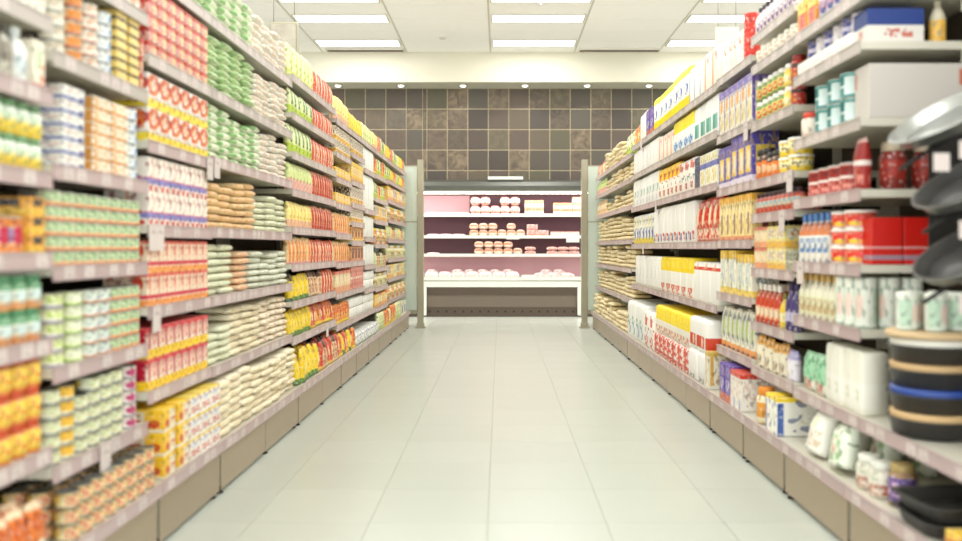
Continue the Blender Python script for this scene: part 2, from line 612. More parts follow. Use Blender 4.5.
def st(n, base, bands=(), marks=(), rough=.42, lid=None, flap=None):
    tints = [m[4] for m in marks] + [b_[2] for b_ in bands]
    acc = srgb(tints[0]) if tints else srgb(base)
    acc = tuple(x * .5 for x in acc[:3]) + (1,)
    gr = [((6, 5), .6, .7, acc), ((9, 11), .64, .35, srgb('f4f2ea'))]
    if n in FLAT:
        gr = []
    S[n] = [pack('print_' + n, base, bands, marks, rough, gr)]
    if lid:
        S[n].append(M.setdefault('lid_' + lid, plain('lid_colour_' + lid, lid, .4)))


st('green_orange_tin', 'dfe0c4', [(.0, .22, 'd9772f'), (.22, .3, 'e8c488')], [(.05, .5, .35, .85, '8fb87f', 'r'), (.55, .95, .35, .9, 'cfe0cf', 'e'), (.1, .45, .45, .75, 'dfe8c0', 't')])
st('lime_tin', 'e4e4ba', [(0, .14, '8f7fae'), (.14, .26, 'e9e9d5')], [(.1, .9, .35, .8, 'bfd46c', 'r'), (.2, .8, .4, .8, 'eef0c8', 't')])
st('lime_green_tin', 'e3e8b4', [(0, .2, 'a8c860')], [(.1, .7, .3, .9, 'e8ecd0', 'e'), (.55, .95, .3, .7, 'a9c552', 't')])
st('teal_spot_tin', 'e6e8dc', [(0, .16, 'd98a4e')], [(.5, .95, .15, .65, '2f6f96', 'e'), (.1, .5, .4, .8, 'cfe0d0', 't')])
st('blue_line_tin', 'eceadf', [(0, .17, '6d78b4'), (.17, .24, 'b9bcd4')], [(.75, .95, 0, .4, '3a3f8a', 'r'), (.1, .7, .45, .8, 'd8b8b0', 't')])
st('orange_line_tin', 'f0e8d4', [(0, .2, 'e09a3e')], [(.05, .2, .2, .9, 'e09a3e', 'r'), (.3, .8, .4, .8, 'd9b070', 't')])
st('orange_brown_tin', 'e8c08a', [(0, .2, 'b8543a'), (.8, .9, 'e8e0cc')], [(.1, .6, .2, .8, 'dd8a30', 'r'), (.55, .9, .3, .8, 'f0e4d0', 'e')])
st('white_speck_tin', 'ece4d2', [(0, .15, 'd06a48')], [(.2, .8, .4, .8, 'd99a70', 't')])
st('white_blue_tin', 'e8ebe6', [(0, .14, 'b9c4cc')], [(.4, .8, .2, .7, '6f97c0', 'e')])
st('yellow_tin', 'e8c766', [(0, .25, '4a4030'), (.9, 1, 'd9b95c')], [(.2, .8, .4, .8, 'f0dc9a', 't')])
st('yellow_white_tin', 'ebe4c0', [(0, .15, '7d8a8a')], [(.1, .9, .3, .95, 'f0bb2e', 'r')])
st('grey_lime_tin', 'e2e4cc', [(0, .2, '6f7a74'), (.85, 1, 'd0d8b0')], [(.55, .95, .3, .8, 'e8c440', 'e'), (.1, .5, .3, .8, 'c4d49c', 't')])
st('magenta_tin', 'ece0dc', [(0, .15, '9c9a9a')], [(.15, .55, .2, .75, 'b8386e', 'e'), (.6, .9, .3, .8, 'e9c8d0', 't')])
st('yellow_red_tin', 'ece0ac', [(0, .15, '857a5a'), (.85, 1, 'd8ba6a')], [(.1, .5, .2, .8, 'cf4a34', 't'), (.5, .95, .2, .9, 'efcf5a', 'e')])
st('pale_tin', 'e6e2d0', [(0, .1, 'b0aa98')], [(.1, .9, .4, .8, 'd0b89a', 't')])
st('purple_red_can', 'e8b070', [(0, .2, 'e0872e'), (.75, 1, 'e0872e')], [(.2, .8, .25, .75, 'c42a4a', 'e'), (.05, .3, .3, .7, '9a8ab8', 'r')])
st('yellow_tray', 'e8a63e', [(0, .4, 'efc044')], [(.2, .8, .5, .9, '38302a', 'r')])
st('green_cap_jar', 'dfe8d8', [(0, .35, 'eccb3c'), (.35, .45, 'e8dd9a')], [(.1, .9, .45, .62, 'a9c890', 't')], lid='6a9466')
st('green_jar', 'd8dcc8', [(0, .25, 'e39a5a'), (.6, 1, '5f9a6a')], [(.2, .8, .28, .6, 'd0e0dc', 'e')], lid='4f8a5e')
st('yellow_orange_jar', 'f0c43e', [(0, .12, 'e8862e'), (.72, 1, 'c85a22')], [(.15, .85, .25, .65, 'f6d85a', 'e'), (.2, .8, .3, .6, 'd9632e', 't')], lid='c2481e')
st('orange_pack', 'dd7a2c', [(0, .12, 'e8a456'), (.9, 1, 'e6c8a0')], [(.15, .85, .5, .85, 'b8481e', 't'), (.2, .8, .12, .42, 'efe4cc', 'e')])
st('grey_bottle', 'c8c4b4', [(.3, .7, '8a8272')], [], lid='4a4438')
st('white_bottle', 'eef0ea', [(.2, .5, 'dfe4e0')], [(.2, .8, .25, .45, 'b8c8cc', 't')], lid='dfe4e0')
st('pastel_box', 'e8e0cc', [(0, .1, 'c24a30')], [(.2, .7, .4, .8, 'b8d0a0', 'e'), (.6, .95, .1, .5, 'd0603c', 't')])
# red cartons, third bay
st('red_white_sachets', 'e6c8b8', [(.66, 1, 'c4301c')], [(.0, .5, .0, .7, 'c02a1c', 't'), (.5, .95, .15, .8, 'e8b84a', 't')])
st('red_loop_carton', 'ece6dc', [(0, .26, 'efd83a'), (.26, .32, 'c9c4ba')], [(.0, 1, .38, .98, 'c83020', 'e'), (.22, .78, .5, .84, 'eee6da', 'e'), (.1, .9, .35, .95, 'e0873c', 't')])
st('purple_band_carton', 'f0e8dc', [(.0, .12, 'f0e8dc'), (.2, .36, '7f86c4'), (.36, .4, 'c85a8a')], [(.08, .4, .0, .17, 'cc2e20', 'e'), (.6, .92, .0, .17, 'cc2e20', 'e'), (.45, .5, .42, 1, 'e09060', 'r')])
st('pink_line_carton', 'eed8bc', [(.0, .2, 'ee9a48'), (.24, .36, 'd01c44'), (.9, 1, 'd86050')], [(.1, .35, .5, .9, 'd2482a', 'e'), (.5, .95, .45, .9, 'e0b9a0', 't')])
st('yellow_foot_carton', 'ece0cc', [(.0, .3, 'f5cc10'), (.85, 1, 'd03c40')], [(.05, .3, .3, .9, 'c01838', 'r'), (.4, .95, .4, .85, 'cf5a38', 't')])
st('yellow_red_carton', 'ece0c6', [(.88, 1, 'efc42a')], [(0, .5, .15, .88, 'efbe2a', 'r'), (.1, .45, .2, .55, 'd0361e', 'e'), (.55, .95, .3, .55, 'd0402c', 't')])
st('white_red_carton', 'efece2', [(.9, 1, 'e8cf5a')], [(.1, .9, .2, .5, 'd24a34', 't'), (.2, .7, .6, .85, '9fb0d4', 't')])
# rice and pulse bags
st('green_bag', 'dce8c0', [], [(.05, .95, .1, .6, '86b56a', 't'), (.0, .25, 0, 1, '9cc27c', 'r')])
st('green_white_bag', 'e8eed6', [], [(.0, .3, .0, .8, '8fbc78', 'r'), (.4, .9, .3, .8, 'c9d8a4', 't')])
st('white_pink_bag', 'eeeade', [], [(.1, .5, .2, .8, 'd9b08e', 't'), (.8, 1, 0, 1, 'dcd4b8', 'r')])
st('orange_bag', 'ecd4a4', [], [(.05, .95, .2, .9, 'e0a060', 't')])
st('pale_green_bag', 'e6e6cc', [], [(.1, .9, .2, .8, 'c4cca0', 't')])
st('peach_bag', 'ecc8a0', [], [(.1, .9, .2, .8, 'e09c70', 't')])
st('grey_white_bag', 'e0e0cc', [], [(.1, .9, .2, .8, 'b8c4b0', 't')])
st('cream_bag', 'efe6cc', [], [(.1, .9, .2, .8, 'd0b884', 't')])
st('cream_red_bag', 'ecdfc6', [], [(.3, .6, .3, .8, 'b8604a', 't')])
st('noodle_bag', 'f2e8c8', [], [(.0, 1, .0, 1, 'e0c88c', 't'), (.35, .6, .3, .8, 'eee4c8', 'e')])
st('dark_noodle_bag', 'd8c08a', [], [(.0, 1, .0, 1, '7a5a34', 't')])
# upright pouches
st('lime_pouch', 'dfe6a8', [(0, .32, 'b4cc3c')], [(.2, .45, .35, .95, '4a7a3a', 'r'), (.5, .9, .5, .85, 'eef0dc', 'e')])
st('pale_lime_pouch', 'e6e6b0', [(0, .2, 'd4da78')], [(.3, .6, .2, .9, 'c0cf5a', 'r')])
st('lime_pink_pouch', 'd6df92', [(0, .42, 'e6a9a0')], [(.2, .8, .45, .85, 'a8c860', 't'), (.4, .5, 0, 1, 'e8e4c0', 'r')])
st('red_cream_pouch', 'ecd8b4', [(.85, 1, 'd86a40')], [(.0, .3, 0, 1, 'd2553a', 'r'), (.5, .7, .1, .8, 'cc3e26', 'r')])
st('brown_red_pouch', 'e09878', [(0, .15, 'c85a40')], [(.1, .35, 0, .9, 'b83e28', 'r'), (.5, .9, .4, .8, 'ecc8a8', 'e')])
st('orange_cream_pouch', 'efcf96', [(0, .1, 'e8a8a0')], [(.1, .4, .1, .9, 'e08a4a', 'r'), (.6, .9, .3, .8, 'f0e6c4', 'e')])
st('yellow_cream_pouch', 'efdf8c', [(0, .3, 'e6b49a')], [(.35, .55, .1, .95, 'e9bd4a', 'r')])
st('yellow_pouch', 'f2cf24', [(0, .16, '5c8a3a')], [(.25, .75, .3, .65, 'f8e070', 'e'), (.3, .6, .7, .95, '8a6a1e', 't')])
st('yellow_black_pouch', 'f2cf24', [(0, .12, '2f6a40'), (.72, 1, '3c3422')], [(.2, .6, .2, .6, 'f6dc50', 'r')])
st('brown_cream_pouch', 'e6c8a0', [(.75, 1, '5a3a2a')], [(.1, .5, .1, .7, 'b0603a', 't'), (.6, .9, .2, .6, 'efdcb8', 'e')])
st('red_pouch', 'd4442a', [(.0, .12, 'efc04a')], [(.2, .8, .3, .7, 'ecd0a4', 'e'), (.1, .9, .75, .95, 'a82e1e', 't')])
st('orange_pouch', 'e8923a', [(.0, .15, 'f0cf3a')], [(.1, .5, .4, .9, 'c2402a', 't'), (.4, .9, .2, .6, 'f2dc9a', 'e')])
st('yellow_carton', 'efc542', [(0, .2, 'e8a23a')], [(.1, .9, .35, .7, 'f2e2ae', 'r'), (.2, .8, .4, .65, 'd98a3a', 't')])
st('window_carton', 'e8a850', [(0, .15, 'efd060')], [(.2, .8, .25, .85, '6e4030', 'e')])
st('brown_window_carton', 'e0a468', [(0, .2, 'd8926a')], [(.15, .85, .2, .9, '7a3f2a', 'r')])
st('text_carton', 'e9dcc0', [(0, .3, 'e8b23a')], [(.1, .9, .4, .95, '584a52', 't')])
st('white_roll', 'f0f0e8', [], [(.3, .5, .1, .9, 'e0e2dc', 'r')])
st('peach_carton', 'ecd0a0', [(0, .3, 'e89a6a'), (.85, 1, 'd8705a')], [(.1, .9, .4, .8, 'f0dcb4', 'r')])
st('red_check_carton', 'e0a08c', [(.45, .55, 'efe0d0')], [(.1, .9, 0, 1, 'c2443c', 't')])
st('green_cream_jar', 'dfd6a4', [(.3, .6, 'a9b86a')], [(.2, .8, .3, .6, 'ece4c4', 't')], lid='c8a838')
st('orange_jar', 'dd8a3c', [(.2, .6, 'efd9a0')], [(.2, .8, .25, .55, 'b8482a', 't')], lid='e6c040')
st('cream_jar', 'e2dcc0', [(.25, .6, 'e6c87c')], [(.2, .8, .3, .55, '6a5a48', 't')], lid='dcd8c8')
st('white_blue_pack', 'ecece6', [(0, .15, '9fb89a')], [(.2, .6, .4, .8, '6a74b0', 't')])
st('blue_square_pack', 'e4e2c0', [], [(.15, .75, .1, .8, 'e8e6dc', 'r'), (.22, .68, .2, .72, '2c4f9c', 'r')])
st('green_cream_pouch', 'dfe2b0', [(0, .25, 'b8c480')], [(.2, .8, .3, .8, '9fb060', 't')])
# right hand side
st('white_green_pack', 'f0f0ea', [], [(.1, .9, .35, .6, '7fae9a', 't'), (.2, .5, .1, .25, 'b8c8d8', 't')])
st('white_pack', 'f0efe9', [(0, .08, 'd9d8cc')], [(.2, .8, .3, .7, 'dfe0d8', 't')])
st('yellow_white_pack', 'f0efe4', [(.62, 1, 'f4dc1e')], [(.1, .9, .2, .5, '5674b4', 't')])
st('yellow_foot_pack', 'eeeee6', [(0, .28, 'f4dc1e'), (.8, 1, 'f2e23c')], [(.1, .9, .35, .62, '3d5ca8', 't')])
st('yellow_blue_pack', 'eef0ec', [(.6, 1, 'f4dc2a')], [(.1, .9, .05, .35, '4c8ccc', 't')])
st('navy_line_pack', 'eeeeea', [], [(.1, .22, .05, .95, '39449a', 'r'), (.5, .9, .4, .8, 'd8d8d0', 't')])
st('teal_check_pack', 'f0f0ea', [], [(.08, .45, .12, .5, '5ea796', 'r'), (.55, .92, .12, .5, '8ac0b0', 'r')])
st('yellow_red_pack', 'efece0', [(.6, 1, 'f4c62a')], [(.3, .8, .55, .8, 'd84a2c', 't'), (.1, .6, .1, .3, 'd8603c', 't')])
st('red_print_pack', 'eeebe2', [], [(.1, .9, .7, .95, 'd8604a', 't'), (.1, .6, .1, .3, 'cc3a28', 't'), (.5, .95, .35, .5, '5a8a6a', 't')])
st('navy_box', '35395e', [(0, .1, '4a4a4a')], [])
st('yellow_blue_box', 'ecead8', [(.55, .72, '6a70b4')], [(.2, .8, .1, .5, 'e8d04a', 't'), (.1, .9, .75, .95, 'dccf80', 't')])
st('blue_yellow_pack', 'eeeee4', [(0, .2, 'efdc60')], [(.4, .8, .2, .55, '4a62ac', 'e'), (.1, .4, .5, .9, 'e8dc4a', 't')])
st('blue_red_foot_pack', 'eeede6', [], [(.05, .5, .05, .25, '2f3f94', 't'), (.55, .95, .08, .28, 'd0503c', 't')])
st('red_cream_pack', 'cf3a26', [(.4, .48, 'd86a50')], [(.3, .7, .35, .8, 'ecd9b4', 'e'), (.1, .9, .05, .3, 'ecd0b4', 't')])
st('nappy_yellow_red', 'f0eee4', [(.62, 1, 'f6d824')], [(.1, .9, .02, .26, 'e0582e', 't'), (.2, .8, .72, .9, 'f8e25a', 't')])
st('red_line_pack', 'f2f1ea', [(.8, .88, 'd84a2e')], [(.3, .7, .82, .98, 'ecb090', 't')])
st('green_spot_pack', 'f0f1ea', [], [(.1, .4, .3, .6, '7ab08a', 't'), (.5, .9, .1, .5, '8aa0cc', 't')])
st('red_spot_pack', 'f1eee6', [], [(.2, .7, .6, .85, 'dc4426', 'e'), (.1, .8, .05, .35, 'd84c30', 't')])
st('big_yellow_pack', 'f0ede0', [(.5, 1, 'f6d824')], [(.1, .9, .55, .9, 'f8e35e', 't'), (.05, .95, .05, .3, 'e4a080', 't')])
st('big_red_pack', 'f0e6dc', [], [(.02, .98, .02, .98, 'da3c22', 't'), (.2, .5, .2, .9, 'dc4a2c', 'r')])
st('red_label_pack', 'f2f1ea', [(.12, .48, 'd8462a')], [(.3, .6, .15, .45, 'f0cdb8', 'e'), (.7, .8, .12, .48, 'f0ead8', 'r')])
st('white_big_pack', 'f2f1ec', [], [(.1, .7, .05, .2, '8a8a88', 't')])
st('gold_white_box', 'ece8d8', [(.88, 1, 'd8b85a')], [(.1, .25, .1, .9, 'e0b050', 'r'), (.4, .9, .2, .8, 'd9c89a', 't')])
st('purple_box', '5b3f9c', [(0, .22, 'c86a4a')], [(.15, .85, .3, .6, 'd8d0e4', 't'), (.2, .8, .7, .95, '8a6ab8', 't')])
st('red_top_box', 'efeae0', [(.86, 1, 'd0402c')], [(.1, .9, .3, .8, 'dfc8b8', 't'), (.7, .95, .05, .3, '7a90c8', 'r')])
st('orange_line_pack', 'f0e8da', [], [(.15, .3, .05, .95, 'e89a5a', 'r'), (.5, .9, .6, .9, 'd8604a', 't')])
st('red_canister', 'c92c1c', [], [(.2, .8, .2, .8, 'd8442c', 't')])
st('purple_orange_box', 'e6e0cc', [(.82, 1, '8a78b8')], [(.0, .14, 0, 1, '6a55a8', 'r'), (.3, .8, .5, .8, 'eca040', 'e'), (.2, .9, .1, .45, 'e8d05a', 't')])
st('blue_yellow_box', '5a4fa8', [(0, .14, 'd8d0e0')], [(.15, .85, .2, .72, 'ecc84a', 'r'), (.3, .75, .25, .65, 'e8e0c4', 'e')])
st('brown_bar_box', 'f0d890', [(.85, 1, 'f0b83a'), (0, .1, 'e09060')], [(.4, .62, .15, .6, '7a4a4a', 'r'), (.1, .35, .4, .8, 'f2e6c0', 'e')])
st('yellow_top_box', 'eeebd8', [(.8, 1, 'f0c43e'), (0, .16, 'f0cf5a')], [(.2, .7, .3, .75, '9fb8c0', 't'), (.2, .5, .1, .3, 'a8bc60', 't')])
st('blue_green_pouch', 'e6e2cc', [(0, .15, 'e89a4a')], [(.1, .3, .2, .9, '5a66ac', 'r'), (.6, .85, .3, .9, 'a8bc70', 'r'), (.35, .55, .2, .8, 'd8d8c8', 'r')])
st('mixed_bottle', 'd8c8c8', [(.1, .5, 'ece4e0')], [(.2, .8, .15, .45, '8a6a94', 't')], lid='2e2a30')
st('blue_mixed_bottle', 'c4c8d8', [(.15, .5, 'd8a8b4')], [(.2, .8, .15, .45, '50609a', 't')], lid='3a3a44')
st('cream_tub', 'e8e2cc', [(.2, .7, 'ece8da')], [(.2, .8, .3, .6, 'c8a88a', 't')], lid='ece8d8')
st('green_white_jar', '6f9a4a', [(.15, .6, 'e2d070')], [(.2, .8, .2, .55, 'c8402c', 't')], lid='efeee4')
st('yellow_white_jar', 'efce48', [(.15, .6, 'f0dc70')], [(.2, .8, .2, .55, 'f4ecc0', 'e')], lid='efeee4')
st('red_dark_jar', 'b82a1e', [(.5, .65, '3a2420')], [(.2, .8, .15, .45, 'e08a4a', 't')], lid='8a2018')
st('yellow_tub', 'f2d23c', [(.35, .7, 'f4ecb8')], [(.1, .9, .4, .62, '8a7a50', 't')], lid='f0efe6')
st('dark_orange_jar', 'e0782c', [(.6, 1, '4a3026')], [(.2, .8, .2, .5, 'efc090', 'e')], lid='241e1a')
st('red_blue_jar', 'cc4a2a', [(.3, .6, 'e8c08a')], [(.3, .9, .3, .6, '6ab0c8', 't')], lid='3a2420')
st('yellow_box_stack', 'f0dc8a', [(0, .3, 'efb83c')], [(.1, .9, .45, .85, 'e8e4d0', 'r'), (.2, .8, .5, .8, 'c8884a', 't')])
st('grey_box', 'a8a890', [(.4, .5, 'd0d0bc')], [(.1, .9, .5, .85, '7a7a68', 't')])
st('red_sauce', 'c2401e', [(.15, .45, 'e8885a')], [(.2, .8, .18, .42, 'efd8b8', 'e')], lid='efe8dc')
st('purple_bottle', '44356e', [(.2, .4, 'c8c0dc')], [], lid='3a2c5a')
st('yellow_bottle', 'e8c83c', [(.2, .45, 'f2e8b0')], [], lid='8a7a2c')
st('orange_pouch_cream', 'eee6cc', [(.7, 1, 'efb458')], [(.2, .8, .1, .4, '9a7a5a', 't')])
st('lilac_pouch', 'e4dee8', [(.7, 1, 'a8a0d0')], [(.2, .8, .2, .6, 'f0ecec', 'e')])
st('green_red_pouch', 'a4d4ae', [(0, .3, 'e8e4d4')], [(.2, .8, .4, .9, '6fb88a', 't'), (.3, .8, .05, .35, 'd0604a', 't')])
st('yellow_lid_box', 'efeee4', [(.88, 1, 'f2d22e')], [(0, .1, 0, .85, '4a68b0', 'r'), (.3, .9, .3, .6, 'e0dcc8', 't')])
st('orange_lid_jar', 'e6dcb8', [(.2, .6, 'e09a3a')], [], lid='e08a2a')
st('orange_pack_box', 'e89a40', [(.6, 1, 'efc84a')], [(.3, .9, .1, .6, 'd84c34', 'r')])
st('blue_can', '39489a', [(.4, .6, 'd0cce0')], [(.1, .5, .1, .9, 'e0c8c8', 'r')])
st('purple_can', '5a4a90', [(.3, .55, 'e0dce8')], [(.5, .9, .1, .9, 'e8e4e4', 'r')])
st('white_low_box', 'eeece2', [], [(.2, .8, .3, .6, 'd8ccc4', 't')])
st('teal_can', '0f6f6c', [(.42, .5, 'd9e0da'), (0, .06, '5ab0a8'), (.9, 1, '5ab0a8')], [(.1, .45, .1, .4, '1c8a86', 'r'), (.1, .45, .55, .85, '1c8a86', 'r'), (.62, .92, .15, .85, 'cfe0dc', 'r')])  # teal darkened in the colour to stand for weaker light at the right edge
st('red_lid_jar', 'eee4d4', [(.1, .2, 'e0c8b8')], [], lid='cf3a20')
st('red_check_can', 'a02820', [(.46, .56, 'ecdcd4'), (.9, 1, 'e0b8ac')], [(.05, .95, .1, .42, 'd88a7c', 't'), (.1, .9, .6, .88, '7a2a2a', 't')])  # reds deepened in the colour, standing for less light at the near right
st('red_ribbed_bottle', 'b8281c', [(.2, .6, 'cc4a34')], [(.3, .6, .25, .55, 'ecc4a8', 't')], lid='7a1a14')
st('orange_blue_bottle', 'ece8dc', [(.55, .8, 'd8804a')], [(.3, .8, .2, .5, '5a88c0', 't')], lid='5a86c4')
st('red_white_tub', 'd43020', [(.0, .12, 'efe6da')], [(.1, .5, .3, .7, 'ecb070', 'e'), (.55, .9, .15, .4, 'f0c83c', 'e')], lid='f2efe8')
st('red_carton', 'cc1c12', [(.1, .2, 'a08898'), (.34, .38, 'd8a8a8')], [])
st('gold_cap_bottle', 'e8e4cc', [(.1, .5, 'dfe0b8')], [(.2, .8, .15, .45, 'c8a878', 't')], lid='d8b068')
st('white_green_canister', 'e8ece0', [(.0, .06, 'b8c8b8')], [(.1, .5, .1, .8, 'bcd8c0', 'r'), (.5, .8, .2, .7, 'ecd0c4', 'e')], lid='dfe8dc')
st('tall_white_bottle', 'ecebdc', [(.1, .5, 'f0efe4')], [(.3, .7, .2, .4, 'd8d8bc', 't')], lid='e8e4c8')
st('white_snack', 'efefe4', [], [(.2, .9, .1, .5, 'd8c8b0', 't'), (.3, .6, .5, .8, 'dce6c4', 'e')])
st('green_snack', 'e8eedc', [], [(.1, .8, .1, .7, '9ac08a', 't'), (.3, .6, .2, .6, 'e0a890', 't')])
st('red_snack', 'efe2d4', [(.8, 1, 'e0503a')], [(.2, .8, .3, .7, 'd8604a', 't')])
st('blue_white_box', 'dcd8d0', [(.5, 1, '1f3a80')], [(.3, .8, .15, .4, 'c06a5a', 't')])
st('white_carton', 'c8c2ba', [], [(.85, 1, .6, .9, 'c06a50', 'r')])  # white card greyed: the dim light of the right end is in its colour
st('yellow_label_bottle', 'e0b04a', [(.5, .9, 'c8c0a8')], [], lid='c8c0a8')
st('green_bottle', '3e7a4e', [(.2, .6, '4a9060')], [], lid='2e5a3a')
st('red_brown_jar', '7a2018', [(.2, .6, '9a2c20')], [], lid='b8a890')
st('purple_label_jar', '9c7a3a', [(.12, .7, '5a3f8c')], [(.2, .8, .25, .6, 'd8b8d0', 't')], lid='a8905a')
st('nut_jar', 'e0dccc', [(.1, .4, 'b8705a')], [(.1, .9, .1, .45, 'e8d8c8', 't'), (.2, .8, .5, .8, 'b8c0a8', 't')], lid='dfe0d4')
# chilled food
st('meat_pack', 'ecd4cc', [(.0, .3, 'dc8878')], [(.1, .9, .3, .8, 'c86a5c', 't')])
st('meat_box', 'eecfb4', [(.5, 1, 'd89468')], [(.2, .8, .1, .5, 'f4e6da', 'r'), (.2, .8, .5, .9, '9a5236', 't')])
st('meat_tray', 'f0e6e2', [], [(.1, .9, .1, .9, 'dca8a4', 't')])
st('pale_meat_pack', 'efe2dc', [(.8, 1, 'e0a898')], [(.2, .8, .2, .6, 'e0b4b0', 't')])

DEPTH = {'can': None, 'jar': None, 'tub': None, 'bottle': None, 'canister': None}
CAT = {'can': 'tin', 'jar': 'jar', 'tub': 'tub', 'bottle': 'bottle', 'canister': 'canister', 'box': 'carton', 'bag': 'bag', 'pouch': 'pouch', 'snack': 'snack bag', 'soft': 'multipack'}
NAME = {'can': 'food_tin', 'jar': 'jar', 'tub': 'tub', 'bottle': 'bottle', 'canister': 'canister', 'box': 'carton', 'bag': 'rice_bag', 'pouch': 'food_pouch', 'snack': 'snack_bag', 'soft': 'wrapped_multipack'}
ORD = ['', 'first', 'second', 'third', 'fourth', 'fifth', 'sixth', 'seventh', 'eighth', 'ninth', 'tenth', 'eleventh', 'twelfth', 'thirteenth', 'fourteenth', 'fifteenth', 'sixteenth', 'seventeenth', 'eighteenth', 'nineteenth', 'twentieth', 'twentyfirst', 'twentysecond', 'twentythird', 'twentyfourth', 'twentyfifth']
COUNT = {}


PENDING = []


def place(kind, style, w, d, h, loc, rz, label, cat, group, near_=True, name=None, lean=0.0, roll=0.0):
    PENDING.append((kind, style, w, d, h, loc, rz, label, cat, group, near_, name or NAME[kind], lean, roll))


def flush():
    """link every item; past 300 of one kind the smallest in view become one object"""
    by = {}
    for p in PENDING:
        by.setdefault(p[11], []).append(p)
    for nm, lst in by.items():
        lst.sort(key=lambda p: -(p[2] * p[4] / (p[5][1] ** 2)) * (0.25 if 'most row' in p[7] or 'rear row' in p[7] else 1))
        for p in lst[:300]:
            kind, style, w, d, h, loc, rz, label, cat, group, near_, name, lean, roll = p
            k = 'can_far' if (kind == 'can' and not near_) else kind
            me, kids = proto(k, w, d, h, S[style])
            o = bpy.data.objects.new(name, me)
            C.objects.link(o)
            o.location = loc
            o.rotation_euler = (lean, roll, rz)
            tag(o, label, cat, group)
            for cn, cm in kids:
                c = bpy.data.objects.new(cn, cm)
                C.objects.link(c)
                c.parent = o
        rest = lst[300:]
        if rest:
            vs, fs, uv, mi, sm, mats = [], [], [], [], [], []
            for p in rest:
                kind, style, w, d, h, loc, rz, label, cat, group, near_, name, lean, roll = p
                k = 'can_far' if kind == 'can' else kind
                me, kids = proto(k, w, d, h, S[style])
                mt = Matrix.Translation(loc) @ (Matrix.Rotation(rz, 4, 'Z') @ Matrix.Rotation(roll, 4, 'Y') @ Matrix.Rotation(lean, 4, 'X'))
                for m_ in [me] + [q[1] for q in kids]:
                    base_ = len(vs)
                    vs += [tuple(mt @ v.co) for v in m_.vertices]
                    ul = m_.uv_layers[0].data if m_.uv_layers else None
                    for pl in m_.polygons:
                        fs.append(tuple(base_ + i for i in pl.vertices))
                        mm = m_.materials[pl.material_index]
                        if mm not in mats:
                            mats.append(mm)
                        mi.append(mats.index(mm)); sm.append(pl.use_smooth)
                        for li in pl.loop_indices:
                            uv += list(ul[li].uv) if ul else [0.5, 0.5]
            me = bpy.data.meshes.new(nm + '_rest')
            me.from_pydata(vs, [], fs)
            for m_ in mats:
                me.materials.append(m_)
            me.polygons.foreach_set('material_index', mi)
            me.polygons.foreach_set('use_smooth', sm)
            me.uv_layers.new(name='UVMap').data.foreach_set('uv', uv)
            me.update()
            o = bpy.data.objects.new('farther_' + nm + '_mass', me)
            C.objects.link(o)
            tag(o, 'the smaller %ss farther back and behind the front rows on the shelves' % nm.replace('_', ' '), lst[0][8])
            o['kind'] = 'stuff'
    print('COUNTS', {k: len(v) for k, v in by.items()}, len(PENDING))


# ------------------------------------------------------------------ gondolas
XL, XLB, XR, XRB = 1.24, 1.187, 1.26, 1.205


def PX(side, base=False):
    return (XLB if base else XL) if side < 0 else (XRB if base else XR)


def y_at(side, px, base=False):
    return F * (PX(side, base) + .02) / abs(px - VX)


def z_at(side, px, py, base=False):
    return ZC + (VY - py) * PX(side, base) / abs(px - VX)


shelf_cache = {}
ticket_me = MB().box(-.028, .028, -.0015, 0, 0, .038).mesh('price_ticket', [M['ticket']], ('box', .056, .0015, .038))
hang_me = MB().box(-.035, .035, -.003, -.001, -.05, .045).mesh('hanging_ticket', [M['ticket']], ('box', .07, .003, .06))
foot_me = MB().lathe([(.022, 0), (.022, .006), (.012, .01), (.012, .026)], 8).mesh('foot', [M['black']])
RAIL_H = .042
BASEZ = .235


def local(side, x_face, Y, z):
    """world point on the face plane at depth coordinate Y"""
    return (side * x_face, Y, z)


